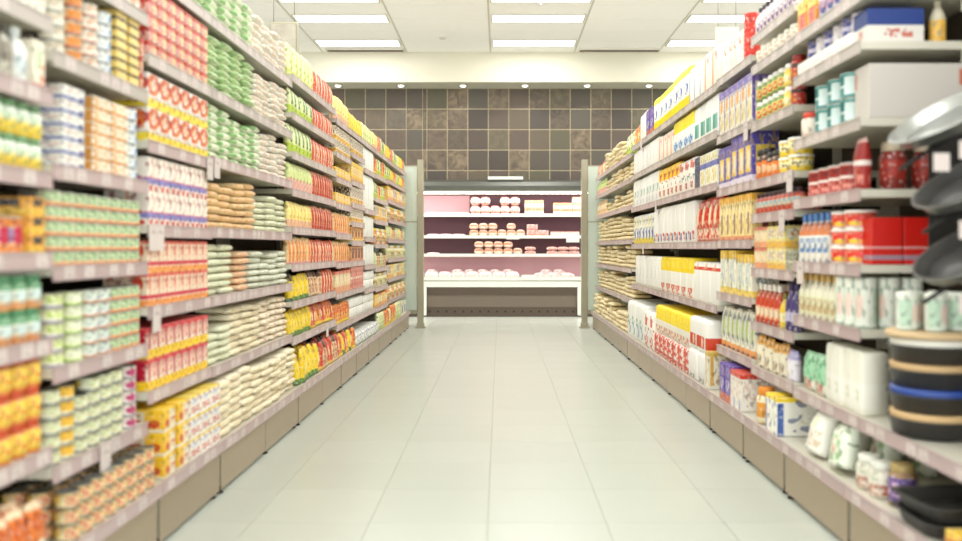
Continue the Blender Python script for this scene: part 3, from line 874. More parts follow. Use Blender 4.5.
def bay(side, name_words, Y0, Y1, shelves, segs, kicks=None, low_top=None, hangs=()):
    """shelves: list of top heights, highest first, without the base.
    segs: {shelf number counted from the bottom, 1 = base: [segments]}"""
    rz = PI / 2 if side < 0 else -PI / 2
    L = Y1 - Y0
    org_y = Y0 if side < 0 else Y1     # local x runs 0..L
    xf = PX(side)
    root = bpy.data.objects.new('shelving_unit', None)
    C.objects.link(root)
    root.location = (side * xf, org_y, 0)
    root.rotation_euler = (0, 0, rz)
    tag(root, name_words, 'shelving', 'bays of the two long gondolas')
    ht = 2.16
    b = MB().box(.002, L - .002, .44, .46, .19, ht)
    obj('back_panel', b.mesh('back_panel', [M['back']]), root)
    for u in (0.012, L - 0.012):
        b = MB().box(u - .01, u + .01, .41, .44, .02, ht)
        obj('upright', b.mesh('upright', [M['shelf']]), root)
    # base deck: front sits further into the aisle
    bo = -(xf - PX(side, True))
    allz = sorted(shelves) 
    levels = [(BASEZ, bo)] + [(z, 0.0) for z in allz]
    for li, (z, off) in enumerate(levels):
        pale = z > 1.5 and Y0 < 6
        b = MB().box(.002, L - .002, off - .0005, .44, z - .028, z)
        sh = obj('shelf', b.mesh('shelf', [M['shelf']]), root)
        rb = MB()
        rb.box(.003, L - .003, off - .006, off - .001, z - RAIL_H, z + .004)
        rb.box(.003, L - .003, off - .009, off - .006, z - RAIL_H, z - RAIL_H + .004)
        rb.box(.003, L - .003, off - .009, off - .006, z - .001, z + .004)
        obj('price_rail', rb.mesh('price_rail', [M['rail_pale' if pale else 'rail']]), sh)
        if li > 0:
            for u in (.02, L - .02):
                bb = MB().box(u - .0015, u + .0015, .36, .43, z - .07, z - .028)
                obj('bracket', bb.mesh('bracket', [M['shelf']]), sh)
        if Y0 < 8.5:
            u = random.uniform(.05, .12)
            while u < L - .05:
                obj('price_ticket', ticket_me, sh, (u, off - .0062, z - .037))
                u += random.choice((.075, .12, .16, .21))
    for (u, li) in hangs:
        z, off = levels[li]
        obj('hanging_ticket', hang_me, root, (u, off - .009, z - .04))
    n = kicks or max(1, round(L / .65))
    for i in range(n):
        u0, u1 = L * i / n, L * (i + 1) / n
        ga, gb = (.012 if i == 0 else .003), (.012 if i == n - 1 else .003)
        b = MB().box(u0 + ga, u1 - gb, bo + .012, bo + .016, .022, .192).box(u0 + ga, u1 - gb, bo + .016, bo + .03, .186, .192)
        obj('kick_plate', b.mesh('kick_plate', [M['kick']]), root)
        obj('foot', foot_me, root, (u0 + .04, bo + .034, 0))
    obj('foot', foot_me, root, (L - .04, bo + .04, 0))
    obj('foot', foot_me, root, (.04, .40, 0)); obj('foot', foot_me, root, (L - .04, .40, 0))
    # ---- goods
    nm = len(levels)
    for li, lst in segs.items():
        z, off = levels[li - 1]
        base = li == 1
        head = levels[li][0] - (.045 if base else .03) - z if li < nm else 9
        shname = 'bottom' if base else ('top' if li == nm else ORD[li])
        for sg in lst:
            fill(side, Y0, Y1, z, off, base, head, shname, name_words, sg)
    return root


BAYW = {}


def fill(side, Y0, Y1, z, off, base, head, shname, words, sg):
    a, bpx, kind, style, desc, w, h, layers = sg[:8]
    opt = sg[8] if len(sg) > 8 else {}
    if a is None:
        ya, yb = Y0 + .02, Y1 - .02
    else:
        ya, yb = y_at(side, a, base), y_at(side, bpx, base)
        ya, yb = min(ya, yb), max(ya, yb)
        ya, yb = max(ya, Y0 + .018), min(yb, Y1 - .018)
    if yb - ya < w * .8:
        w = max(.03, yb - ya)
    n = max(1, int((yb - ya) / (w + .0015) + .12))
    pitch = (yb - ya) / n
    w = min(w, pitch - (.004 if kind in ('box', 'bag', 'soft') else .0025))
    while layers > 1 and layers * h > head - .004:
        layers -= 1
    h = min(h, (head - .006) / layers)
    d = opt.get('d', w if kind in DEPTH else {'box': .14, 'bag': .2, 'pouch': .055, 'snack': .07, 'soft': .18}[kind])
    ranks = opt.get('ranks', 1)
    inset = opt.get('inset', .003)
    xf = PX(side)
    rz = PI / 2 if side < 0 else -PI / 2
    cat = opt.get('cat', CAT[kind])
    name = opt.get('name')
    bayw = BAYW['cur']
    rnd = random.Random(hash((style, round(z, 2), round(ya, 2))) & 0xffff if False else int(ya * 100) * 31 + int(z * 100))
    near_ = ya < 4.6
    styles, descs = style.split('|'), desc.split('|')
    pouch_ = kind in ('pouch', 'snack')
    slump = opt.get('slump', 0)
    for r in range(ranks):
        for i in range(n):
            Yc = ya + pitch * (i + .5)
            q = (i // opt.get('run', 2)) % len(styles)
            stl, ds = styles[q], descs[q]
            grp = '%s on %s shelf, %s' % (ds, shname, bayw)
            lay = layers
            if opt.get('ragged') and layers > 1 and rnd.random() < .45:
                lay = layers - (1 if rnd.random() < .75 or layers < 4 else 2)
            zz = z
            hv = h * (rnd.uniform(.93, 1.0) if pouch_ else 1)
            if kind == 'bag':
                hv = h * (.88 + .03 * rnd.randint(0, 4))
            for k in range(lay):
                jit = opt.get('jit', {'bag': .009, 'snack': .012, 'pouch': .008, 'soft': .008}.get(kind, .002))
                inn = off + inset + r * (d + .006 + h * math.sin(slump)) + rnd.uniform(0, jit) * (2 if kind == 'bag' else 1)
                sp_ = .07 if kind == 'bag' else (.05 if kind in ('can', 'jar', 'bottle', 'tub', 'snack') else .015)
                an = rz + rnd.uniform(-sp_, sp_)
                if kind not in DEPTH:
                    inn += w / 2 * abs(math.sin(an - rz))
                X = side * (xf + inn)
                lean = -rnd.uniform(0, slump) if slump else (-rnd.uniform(0, .03) if pouch_ else 0.0)
                roll = rnd.uniform(-slump, slump) * .4 if slump else (rnd.uniform(-.02, .02) if pouch_ else 0.0)
                lname = ''
                if lay > 1:
                    lname = ', top layer' if k == lay - 1 else ', %s layer' % ORD[k + 1]
                label = '%s%s, %s along%s, %s shelf, %s' % (ds, ['', ', rear row', ', hindmost row'][r], ORD[min(i + 1, 25)], lname, shname, bayw)
                place(kind, stl, w, d, hv, (X, Yc, zz + .0005 + abs(lean) * d + abs(roll) * w / 2), an, label, cat, grp + (', rear row' if r else ''), near_, name, lean, roll)
                zz += hv + .0005


def B(side, nth, desc, x0, x1, rails, segs, **kw):
    """rails: (px, py) of lower rail edges (or plain heights)"""
    zs = []
    for r in rails:
        if isinstance(r, tuple):
            zs.append(z_at(side, r[0], r[1]) + RAIL_H)
        else:
            zs.append(r)
    Ya, Yb = y_at(side, x0), y_at(side, x1)
    BAYW['cur'] = '%s %s bay' % (nth, 'left' if side < 0 else 'right')
    sw = '%s %s shelving bay from the camera, %s' % (nth, 'left' if side < 0 else 'right', desc)
    return bay(side, sw, min(Ya, Yb), max(Ya, Yb), zs, segs, **kw)


L_, R_ = -1, 1
# ---------------- left side
B(L_, 'first', 'holding jars and orange packs', -110, 44, [2.0, 1.69, 1.49, 1.265, 1.045, .81, .51], {
    1: [(-70, 44, 'pouch', 'orange_pack', 'orange upright packet', .075, .17, 1, {'ranks': 2, 'name': 'soup_packet'})],
    2: [(-60, 44, 'jar', 'yellow_orange_jar', 'yellow jar with brown lid', .062, .088, 3)],
    3: [(-60, 44, 'jar', 'green_jar', 'green lidded orange jar', .06, .088, 2)],
    4: [(-60, 22, 'can', 'purple_red_can', 'orange and crimson tin', .065, .095, 2), (23, 44, 'box', 'yellow_tray', 'shallow orange tray', .075, .05, 3)],
    5: [(-60, 44, 'jar', 'green_cap_jar', 'yellow and white jar with green lid', .055, .088, 2)],
    6: [(-60, 12, 'bottle', 'grey_bottle', 'grey bottle with dark cap', .05, .14, 1), (12, 28, 'bottle', 'white_bottle', 'white bottle', .06, .15, 1), (28, 44, 'box', 'pastel_box', 'pastel green and red carton', .07, .13, 1)],
    7: [(-60, 44, 'box', 'pale_tin', 'pale beige carton', .08, .09, 2)]})
cans = .0715
B(L_, 'second', 'filled with small tins', 44, 141, [1.875, (80, 77), (82, 184), (60, 281), (60, 382), (100, 459)], {
    1: [(None, None, 'can', 'yellow_red_tin', 'yellow tin with red print', .068, .046, 3, {'ranks': 3})],
    2: [(44, 60, 'can', 'grey_lime_tin', 'grey-lime tin', .0715, .042, 5), (60, 75, 'can', 'yellow_white_tin', 'yellow labelled tin', .0715, .042, 5), (75, 122, 'can', 'grey_lime_tin', 'lime and yellow spotted tin', .0715, .042, 5, {'ragged': 1}), (122, 141, 'can', 'magenta_tin', 'magenta spotted tin', .0715, .042, 5)],
    3: [(44, 64, 'can', 'lime_tin', 'pale lime tin with violet rim', .0715, .041, 5), (64, 86, 'can', 'lime_green_tin', 'lime green tin', .0715, .041, 5), (86, 110, 'can', 'teal_spot_tin', 'white tin with blue spot', .0715, .041, 5), (110, 141, 'can', 'green_orange_tin', 'green tin with orange rim', .0715, .041, 5)],
    4: [(44, 141, 'can', 'green_orange_tin', 'squat green tin with orange rim', .0715, .042, 6)],
    5: [(44, 88, 'box', 'blue_line_tin', 'white flat carton with blue line', .125, .039, 6), (88, 124, 'box', 'orange_line_tin', 'cream flat carton with orange line', .11, .039, 6), (124, 141, 'can', 'white_blue_tin', 'white and pale blue tin', .068, .04, 6)],
    6: [(44, 67, 'can', 'pale_tin', 'pale beige tin', .07, .04, 6), (67, 83, 'can', 'orange_brown_tin', 'orange and brown tin', .07, .04, 6), (83, 99, 'can', 'white_speck_tin', 'white tin with red specks', .07, .04, 6), (99, 111, 'can', 'white_blue_tin', 'white tin with blue dot', .07, .04, 6), (111, 136, 'box', 'yellow_tin', 'yellow flat tin', .075, .033, 7, {'cat': 'tin', 'name': 'flat_tin'}), (136, 141, 'box', 'red_white_sachets', 'narrow red carton', .05, .06, 3)],
    7: [(44, 141, 'can', 'white_speck_tin', 'white tin with red foot', .07, .045, 4)]}, hangs=((.3, 1),))
B(L_, 'third', 'filled with red and white cartons', 141, 206, [(233, 43.3), (180, 82), (180, 161), (180, 238), (207, 307.6), (160, 399)], {
    1: [(155, 186, 'box', 'yellow_red_carton', 'yellow and red carton', .1, .083, 3, {'ranks': 2, 'name': 'food_box'}), (186, 222, 'box', 'white_red_carton', 'white carton with red print', .115, .083, 3, {'ranks': 2, 'name': 'food_box'})],
    2: [(None, None, 'box', 'yellow_foot_carton', 'white carton with yellow foot', .075, .112, 2, {'name': 'food_box', 'd': .16})],
    3: [(None, None, 'box', 'pink_line_carton', 'cream carton with pink line', .075, .118, 2, {'name': 'food_box', 'd': .16})],
    4: [(None, None, 'box', 'purple_band_carton', 'white carton with violet band', .09, .122, 2, {'name': 'food_box', 'd': .16})],
    5: [(None, None, 'box', 'red_loop_carton', 'red ringed carton with yellow foot', .1, .122, 2, {'name': 'food_box', 'd': .16})],
    6: [(None, None, 'box', 'red_white_sachets', 'red and white flat carton', .08, .05, 5, {'name': 'food_box', 'd': .16})],
    7: [(None, None, 'bag', 'green_bag', 'green sack', .12, .037, 6, {'name': 'rice_bag'})]}, hangs=((.03, 3), (.09, 3), (.06, 2), (.62, 4)))
bg = dict(d=.22)
B(L_, 'fourth', 'filled with stacked soft sacks', 206, 288, [(233, 43.3), (253, 120), (288, 188), (250, 239), (207, 307.6), (228, 370)], {
    1: [(None, None, 'bag', 'cream_bag', 'cream sack', .165, 0.036, 8, {'d': .2, 'name': 'flour_bag', 'ranks': 2})],
    2: [(206, 232, 'bag', 'pale_green_bag', 'pale green sack', .165, 0.036, 6, {'d': .2, 'name': 'rice_bag', 'ragged': 1}), (232, 262, 'bag', 'cream_bag', 'plain cream sack', .165, 0.036, 7, {'d': .2, 'name': 'flour_bag'}), (262, 288, 'bag', 'cream_red_bag', 'cream sack with red print', .165, 0.036, 7, {'d': .2, 'name': 'flour_bag'})],
    3: [(206, 234, 'bag', 'pale_green_bag', 'pale green sack', .165, 0.034, 7, {'d': .2, 'name': 'rice_bag'}), (234, 253, 'bag', 'peach_bag', 'peach sack', .165, 0.034, 7, {'d': .2, 'name': 'lentil_bag', 'ragged': 1}), (253, 288, 'bag', 'grey_white_bag', 'grey-white sack', .165, 0.034, 6, {'d': .2, 'name': 'flour_bag', 'ragged': 1})],
    4: [(206, 257, 'bag', 'orange_bag', 'orange-cream sack', .165, 0.034, 7, {'d': .2, 'name': 'lentil_bag', 'ragged': 1}), (257, 288, 'bag', 'pale_green_bag', 'pale green sack', .165, 0.034, 6, {'d': .2, 'name': 'rice_bag', 'ragged': 1})],
    5: [(206, 262, 'bag', 'green_white_bag', 'green and white sack', .17, 0.034, 7, {'d': .2, 'name': 'rice_bag'}), (262, 288, 'bag', 'white_pink_bag', 'pinkish white sack', .165, 0.034, 7, {'d': .2, 'name': 'flour_bag'})],
    6: [(206, 255, 'bag', 'green_bag', 'green sack', .17, 0.032, 8, {'d': .2, 'name': 'rice_bag'}), (255, 288, 'bag', 'white_pink_bag', 'pinkish white sack', .165, 0.031, 8, {'d': .2, 'name': 'flour_bag'})],
    7: [(206, 255, 'bag', 'green_white_bag', 'green and white sack', .17, 0.037, 6, {'d': .2, 'name': 'rice_bag'}), (255, 288, 'bag', 'white_pink_bag', 'pinkish white sack', .165, 0.037, 6, {'d': .2, 'name': 'flour_bag'})]}, kicks=2, hangs=((.05, 4),))
B(L_, 'fifth', 'filled with bright upright pouches', 288, 333, [(289, 79), (288, 117), (287, 156.5), (288, 195), (288, 234), (333, 267), (293, 309), (304, 340)], {
    1: [(290, 318, 'pouch', 'yellow_pouch', 'yellow pouch with green foot', .085, .2, 1, {'ranks': 2, 'slump': .18}), (318, 345, 'pouch', 'red_pouch|brown_cream_pouch', 'red pouch with cream spot|brown and cream pouch', .08, .19, 1, {'ranks': 2, 'slump': .18})],
    2: [(288, 310, 'pouch', 'yellow_pouch', 'yellow pouch with green foot', .07, .165, 1, {'slump': .12}), (310, 333, 'pouch', 'red_pouch|orange_pouch', 'red pouch|orange pouch', .08, .16, 1, {'slump': .2})],
    3: [(288, 294, 'pouch', 'yellow_black_pouch', 'yellow pouch with black top', .07, .175, 1), (294, 309, 'pouch', 'yellow_pouch', 'yellow patterned pouch', .11, .16, 1, {'slump': .12}), (309, 322, 'pouch', 'brown_cream_pouch', 'brown and cream pouch', .09, .17, 1, {'slump': .15}), (322, 333, 'pouch', 'red_cream_pouch', 'red striped pouch', .08, .17, 1)],
    4: [(288, 310, 'pouch', 'orange_cream_pouch', 'orange and cream pouch', .075, .17, 1), (311, 333, 'pouch', 'red_cream_pouch', 'red and cream pouch', .075, .16, 1)],
    5: [(288, 311, 'pouch', 'yellow_cream_pouch', 'yellow and cream pouch', .075, .16, 1), (312, 333, 'pouch', 'brown_red_pouch', 'brick red pouch', .075, .165, 1)],
    6: [(288, 311, 'pouch', 'lime_pink_pouch', 'lime pouch with pink foot', .085, .17, 1), (312, 333, 'pouch', 'brown_red_pouch', 'brick red pouch', .075, .175, 1)],
    7: [(288, 312, 'pouch', 'lime_pouch', 'lime and white pouch', .095, .175, 1), (312, 333, 'pouch', 'red_cream_pouch', 'red striped pouch', .075, .165, 1)],
    8: [(288, 312, 'pouch', 'lime_pouch', 'lime and white pouch', .095, .155, 1), (313, 333, 'pouch', 'red_cream_pouch', 'red striped pouch', .075, .15, 1)],
    9: [(288, 313, 'pouch', 'pale_lime_pouch', 'pale lime pouch', .1, .2, 1), (314, 333, 'pouch', 'red_cream_pouch', 'red striped pouch', .08, .18, 1)]}, kicks=2, hangs=((1.0, 1),))
B(L_, 'sixth', 'filled with yellow and peach packs', 333, 349, [2.04, 1.79, 1.6, 1.4, 1.17, .945, .71, .47], {
    1: [(None, None, 'pouch', 'orange_pouch|yellow_pouch|red_pouch', 'orange pouch|yellow pouch|red pouch', .08, .17, 1, {'ranks': 2, 'slump': .2, 'run': 1})],
    2: [(None, None, 'pouch', 'orange_pouch', 'orange pouch with yellow foot', .07, .16, 1)],
    3: [(None, None, 'box', 'peach_carton', 'peach carton', .15, .17, 1)],
    4: [(None, None, 'pouch', 'orange_cream_pouch', 'orange and cream pouch', .08, .17, 1)],
    5: [(None, None, 'pouch', 'orange_cream_pouch', 'orange striped pouch', .08, .17, 1)],
    6: [(None, None, 'box', 'yellow_carton', 'yellow carton', .12, .085, 2)],
    7: [(None, None, 'box', 'yellow_carton', 'yellow carton', .12, .08, 2)],
    8: [(None, None, 'box', 'text_carton', 'cream carton with dark print', .1, .1, 2)],
    9: [(None, None, 'pouch', 'yellow_cream_pouch', 'yellow and cream pouch', .1, .2, 1)]})
B(L_, 'seventh', 'filled with window cartons', 349, 362, [2.04, 1.86, 1.63, 1.44, 1.28, 1.12, .945, .71, .47], {
    1: [(None, None, 'soft', 'white_blue_pack', 'white and blue pack', .16, .1, 2, {'ranks': 2})],
    2: [(None, None, 'soft', 'white_pack', 'white pack', .16, .08, 2)],
    3: [(None, None, 'box', 'red_check_carton', 'red speckled carton', .12, .19, 1)],
    4: [(None, None, 'box', 'brown_window_carton', 'brown window carton', .15, .13, 1)],
    5: [(None, None, 'box', 'window_carton', 'orange window carton', .15, .12, 1)],
    6: [(None, None, 'box', 'text_carton', 'cream and gold carton', .12, .12, 1)],
    7: [(None, None, 'box', 'text_carton', 'cream carton with dark print', .12, .14, 1)],
    8: [(None, None, 'box', 'yellow_carton', 'yellow carton', .12, .16, 1)],
    9: [(None, None, 'box', 'text_carton', 'printed cream carton', .12, .13, 1)],
    10: [(None, None, 'pouch', 'yellow_pouch', 'yellow pouch', .1, .17, 1)]})
B(L_, 'eighth', 'filled with white packs', 362, 373, [2.04, 1.79, 1.42, 1.16, .9, .68, .47], {
    1: [(None, None, 'soft', 'white_blue_pack', 'white and blue pack', .16, .1, 2, {'ranks': 2})],
    2: [(None, None, 'soft', 'white_pack', 'white pack', .16, .08, 2)],
    3: [(None, None, 'soft', 'white_pack', 'white pack', .16, .08, 2)],
    4: [(None, None, 'soft', 'white_roll', 'white wrapped pack', .16, .2, 1)],
    5: [(None, None, 'soft', 'white_roll', 'white wrapped pack', .16, .2, 1)],
    6: [(None, None, 'soft', 'white_roll', 'tall white pack', .2, .33, 1)],
    7: [(None, None, 'soft', 'white_roll', 'white wrapped pack', .2, .21, 1)],
    8: [(None, None, 'pouch', 'pale_lime_pouch', 'pale lime pouch', .1, .18, 1)]})
B(L_, 'ninth', 'filled with yellow and green jars', 373, 386, [2.04, 1.8, 1.56, 1.34, 1.1, .86, .66, .46], {
    1: [(None, None, 'pouch', 'green_cream_pouch|orange_pouch', 'green and cream pouch|orange pouch', .13, .18, 1, {'run': 3})],
    2: [(None, None, 'box', 'yellow_carton|peach_carton', 'yellow carton|peach carton', .12, .13, 1)],
    3: [(None, None, 'jar', 'cream_jar|green_cream_jar', 'cream jar|green and cream jar', .09, .14, 1)],
    4: [(None, None, 'pouch', 'green_cream_pouch|brown_cream_pouch', 'green and cream pouch|brown and cream pouch', .11, .16, 1)],
    5: [(None, None, 'jar', 'orange_jar|cream_jar', 'orange jar|cream jar', .09, .16, 1)],
    6: [(None, None, 'box', 'text_carton|yellow_carton', 'cream printed carton|yellow carton', .12, .15, 1)],
    7: [(None, None, 'pouch', 'lime_pouch|orange_pouch', 'lime pouch|orange pouch', .13, .16, 1)],
    8: [(None, None, 'pouch', 'orange_pouch|lime_pouch', 'orange pouch|lime pouch', .12, .19, 1)],
    9: [(None, None, 'pouch', 'yellow_cream_pouch|red_cream_pouch|lime_pouch', 'yellow and cream pouch|red striped pouch|lime pouch', .12, .18, 1)]})
B(L_, 'tenth', 'beside the glass end screen', 386, 404.5, [2.04, 1.82, 1.6, 1.38, 1.16, .94, .72, .48], {
    1: [(386, 400, 'pouch', 'orange_pouch|green_cream_pouch|green_cream_pouch', 'orange pouch|green and cream pouch|pale green pouch', .14, .19, 1, {'run': 3}), (400, 404.8, 'box', 'blue_square_pack', 'cream carton with blue square', .2, .17, 1)],
    2: [(None, None, 'jar', 'orange_jar|cream_jar', 'orange jar|cream jar', .1, .15, 1)],
    3: [(None, None, 'box', 'text_carton|yellow_carton|green_cream_jar', 'cream printed carton|yellow carton|green carton', .13, .15, 1)],
    4: [(None, None, 'jar', 'green_cream_jar|cream_jar', 'green and cream jar|cream jar', .1, .15, 1, {'run': 3})],
    5: [(None, None, 'pouch', 'green_cream_pouch|yellow_cream_pouch|brown_cream_pouch', 'green and cream pouch|yellow and cream pouch|brown and cream pouch', .13, .15, 1)],
    6: [(None, None, 'jar', 'cream_jar|orange_jar', 'cream jar|orange jar', .1, .15, 1, {'run': 3})],
    7: [(None, None, 'box', 'yellow_carton|peach_carton|text_carton', 'yellow carton|peach carton|cream printed carton', .13, .15, 1)],
    8: [(None, None, 'pouch', 'lime_pouch|yellow_pouch|orange_pouch', 'lime pouch|yellow pouch|orange pouch', .14, .16, 1)],
    9: [(None, None, 'pouch', 'yellow_pouch|red_cream_pouch|lime_pouch|pale_lime_pouch', 'yellow pouch|red striped pouch|lime pouch|pale lime pouch', .14, .17, 1)]}, kicks=4)

# ---------------- right side
B(R_, 'second', 'filled with bottles, tins and jars', 867, 799, [(830, 23), (800, 86), (799, 150), (800, 209), (799, 272), (811, 329), (841, 420)], {
    1: [(798, 822, 'pouch', 'white_snack|red_snack', 'puffy white snack bag|puffy red-edged snack bag', .15, .19, 1, {'d': .09, 'ranks': 3, 'slump': .3, 'name': 'snack_bag', 'cat': 'snack bag', 'run': 1}), (822, 845, 'pouch', 'green_snack|white_snack', 'white and green snack bag|puffy cream snack bag', .15, .17, 1, {'d': .09, 'ranks': 3, 'slump': .3, 'name': 'snack_bag', 'cat': 'snack bag', 'run': 1})],
    2: [(797, 826, 'snack', 'green_red_pouch', 'mint green snack bag', .12, .17, 1), (826, 867, 'soft', 'tall_white_bottle', 'tall white paper pack', .075, .225, 1, {'d': .1, 'name': 'paper_pack'})],
    3: [(799, 836, 'bottle', 'gold_cap_bottle', 'cream bottle with gold cap', .058, .18, 1), (836, 867, 'canister', 'white_green_canister', 'white and green canister', .075, .18, 1, {'ranks': 3})],
    4: [(799, 829, 'bottle', 'orange_blue_bottle', 'orange and blue bottle', .055, .2, 1), (829, 858, 'tub', 'red_white_tub', 'red tub with white lid', .11, .065, 3), ],
    5: [(808, 850, 'can', 'red_check_can', 'red checked tin', .095, .11, 2), (852, 867, 'pouch', 'red_check_can', 'red checked packet', .07, .19, 1, {'name': 'pasta_packet'})],
    6: [(798, 811, 'jar', 'red_lid_jar', 'white jar with red lid', .09, .11, 1), (814, 852, 'can', 'teal_can', 'teal tin with white panel', .1, .095, 2)],
    7: [(800, 856, 'box', 'white_low_box', 'low white carton', .13, .055, 1, {'d': .16})],
    8: [(800, 820, 'box', 'orange_pack_box', 'orange carton', .09, .13, 1), (820, 867, 'bottle', 'blue_mixed_bottle', 'pink and blue bottle', .065, .15, 1)]}, hangs=((.1, 3),))
B(R_, 'third', 'filled with sauces and tubs', 799, 756, [(757, 43.7), (799, 45), (799, 112), (757, 189), (757, 223), (757, 277), (757, 331), (752, 373)], {
    1: [(757, 764, 'jar', 'orange_lid_jar', 'jar with orange lid', .09, .17, 1), (765, 799, 'box', 'yellow_lid_box', 'white carton with yellow top', .16, .17, 1, {'ranks': 1, 'd': .3})],
    2: [(757, 772, 'pouch', 'orange_pouch_cream', 'cream pouch with orange top', .09, .16, 1, {'name': 'pasta_packet'}), (772, 786, 'pouch', 'orange_pouch_cream', 'orange-topped pouch', .09, .15, 1), (786, 799, 'pouch', 'lilac_pouch', 'lilac pouch', .09, .14, 1, {'name': 'pasta_packet'})],
    3: [(756, 780, 'bottle', 'red_sauce', 'red sauce bottle', .06, .19, 1, {'ranks': 2}), (781, 786, 'bottle', 'yellow_bottle', 'yellow bottle', .05, .16, 1), (787, 799, 'bottle', 'purple_bottle', 'purple bottle', .055, .21, 1)],
    4: [(756, 770, 'box', 'peach_carton', 'orange and cream carton', .1, .1, 2), (770, 788, 'box', 'yellow_box_stack', 'yellow carton', .12, .1, 2), (788, 799, 'box', 'grey_box', 'grey carton', .1, .09, 1)],
    5: [(756, 799, 'jar', 'red_blue_jar', 'red jar', .062, .1, 1, {'ranks': 2})],
    6: [(756, 768, 'jar', 'dark_orange_jar', 'orange jar with dark lid', .07, .15, 1), (768, 778, 'jar', 'dark_orange_jar', 'orange jar with black lid', .07, .12, 1), (778, 799, 'tub', 'yellow_tub', 'yellow tub with white lid', .11, .075, 2)],
    7: [(756, 768, 'jar', 'green_white_jar', 'green jar with white lid', .06, .1, 2), (768, 784, 'jar', 'green_white_jar', 'green and yellow jar', .06, .1, 2), (784, 792, 'jar', 'yellow_white_jar', 'yellow jar', .06, .1, 2), (792, 799, 'jar', 'red_dark_jar', 'red jar with dark band', .07, .11, 2)],
    8: [(756, 799, 'tub', 'cream_tub', 'cream plastic tub', .075, .072, 2, {'ragged': 1})],
    9: [(757, 799, 'bottle', 'mixed_bottle', 'dark capped bottle', .055, .14, 1)]}, hangs=((.58, 5), (.48, 4)))
B(R_, 'fourth', 'filled with boxes, red canister on top', 756, 721, [(721, 86), (721, 143.7), (722, 196.5), (740, 248.5), (724, 300.6), (720, 353)], {
    1: [(722, 733, 'box', 'purple_box', 'purple carton', .1, .2, 1), (733, 756, 'box', 'red_top_box', 'white carton with red top', .09, .19, 1, {'ranks': 2}), ],
    2: [(721, 756, 'pouch', 'blue_green_pouch', 'blue and green striped pouch', .09, .24, 1, {'name': 'pasta_packet'})],
    3: [(721, 740, 'box', 'yellow_top_box', 'yellow topped carton', .13, .24, 1), (740, 756, 'box', 'yellow_top_box', 'yellow and white carton', .13, .22, 1)],
    4: [(721, 756, 'box', 'brown_bar_box', 'cream carton with brown bar', .11, .24, 1)],
    5: [(721, 734, 'box', 'blue_yellow_box', 'violet and yellow carton', .13, .23, 1), (734, 756, 'box', 'blue_yellow_box', 'violet carton with yellow panel', .13, .26, 1)],
    6: [(721, 756, 'box', 'purple_orange_box', 'violet and orange carton', .1, .25, 1)],
    7: [(721, 742, 'pouch', 'orange_line_pack', 'white pack with orange stripe', .1, .2, 1, {'name': 'pasta_packet'}), (743, 752, 'canister', 'red_canister', 'tall red ribbed canister', .085, .245, 1, {})]}, hangs=((.6, 5),))
B(R_, 'fifth', 'filled with white wrapped multipacks', 721, 634, [(721, 88), (650, 172), (650, 208), (721, 249), (652, 294)], {
    1: [(622, 645, 'soft', 'green_spot_pack', 'white pack with green spots', .2, .33, 1, {'d': .3}), (645, 655, 'soft', 'red_spot_pack', 'white pack with red spot', .18, .3, 1, {'d': .3}), (655, 672, 'soft', 'big_red_pack', 'red and white pack', .16, .17, 1, {'d': .25}), (672, 690, 'soft', 'big_red_pack', 'red speckled pack', .16, .17, 1, {'d': .25}), (690, 708, 'soft', 'white_big_pack', 'large white pack', .25, .19, 1, {'d': .3}), (708, 721, 'box', 'gold_white_box', 'gold and white carton', .1, .22, 1)],
    2: [(636, 662, 'soft', 'white_pack', 'white wrapped multipack', .17, .27, 1), (662, 694, 'soft', 'nappy_yellow_red', 'yellow topped multipack', .17, .27, 1), (694, 721, 'soft', 'red_line_pack', 'white multipack with red line', .2, .25, 1)],
    3: [(634, 655, 'soft', 'blue_yellow_pack', 'white pack with blue spot', .14, .26, 1), (655, 695, 'soft', 'blue_red_foot_pack', 'white pack with blue foot', .14, .28, 1), (695, 721, 'pouch', 'red_cream_pack', 'red pack with cream panel', .14, .29, 1, {'d': .12, 'name': 'pasta_packet'})],
    4: [(634, 660, 'soft', 'white_green_pack', 'white pack with green print', .15, .25, 1), (660, 680, 'soft', 'yellow_red_pack', 'white pack with yellow top', .15, .24, 1), (680, 697, 'soft', 'red_print_pack', 'white pack with red print', .15, .22, 1), (697, 702, 'box', 'navy_box', 'narrow navy carton', .12, .2, 1), (702, 721, 'box', 'yellow_blue_box', 'yellow and blue carton', .13, .2, 1)],
    5: [(634, 660, 'soft', 'white_pack', 'white wrapped pack', .15, .22, 1), (660, 675, 'soft', 'orange_line_pack', 'white pack with orange stripe', .14, .2, 1), (675, 695, 'soft', 'yellow_blue_pack', 'yellow topped white pack', .16, .23, 1), (695, 721, 'soft', 'teal_check_pack', 'white pack with teal checks', .14, .23, 1)],
    6: [(634, 641, 'pouch', 'orange_pouch', 'orange pouch', .16, .18, 1, {'name': 'pasta_packet'}), (641, 648, 'soft', 'white_pack', 'white pack', .18, .24, 1), (648, 655, 'box', 'purple_box', 'purple carton', .15, .22, 1), (655, 674, 'soft', 'yellow_foot_pack', 'yellow edged white pack', .17, .26, 1), (674, 690, 'soft', 'yellow_foot_pack', 'white pack with yellow ends', .17, .28, 1), (690, 705, 'soft', 'navy_line_pack', 'white pack with navy lines', .12, .24, 1), (705, 721, 'soft', 'orange_line_pack', 'white pack with faint gold', .14, .24, 1)]}, kicks=5, hangs=((1.3, 3), (.6, 5), (.7, 2)))
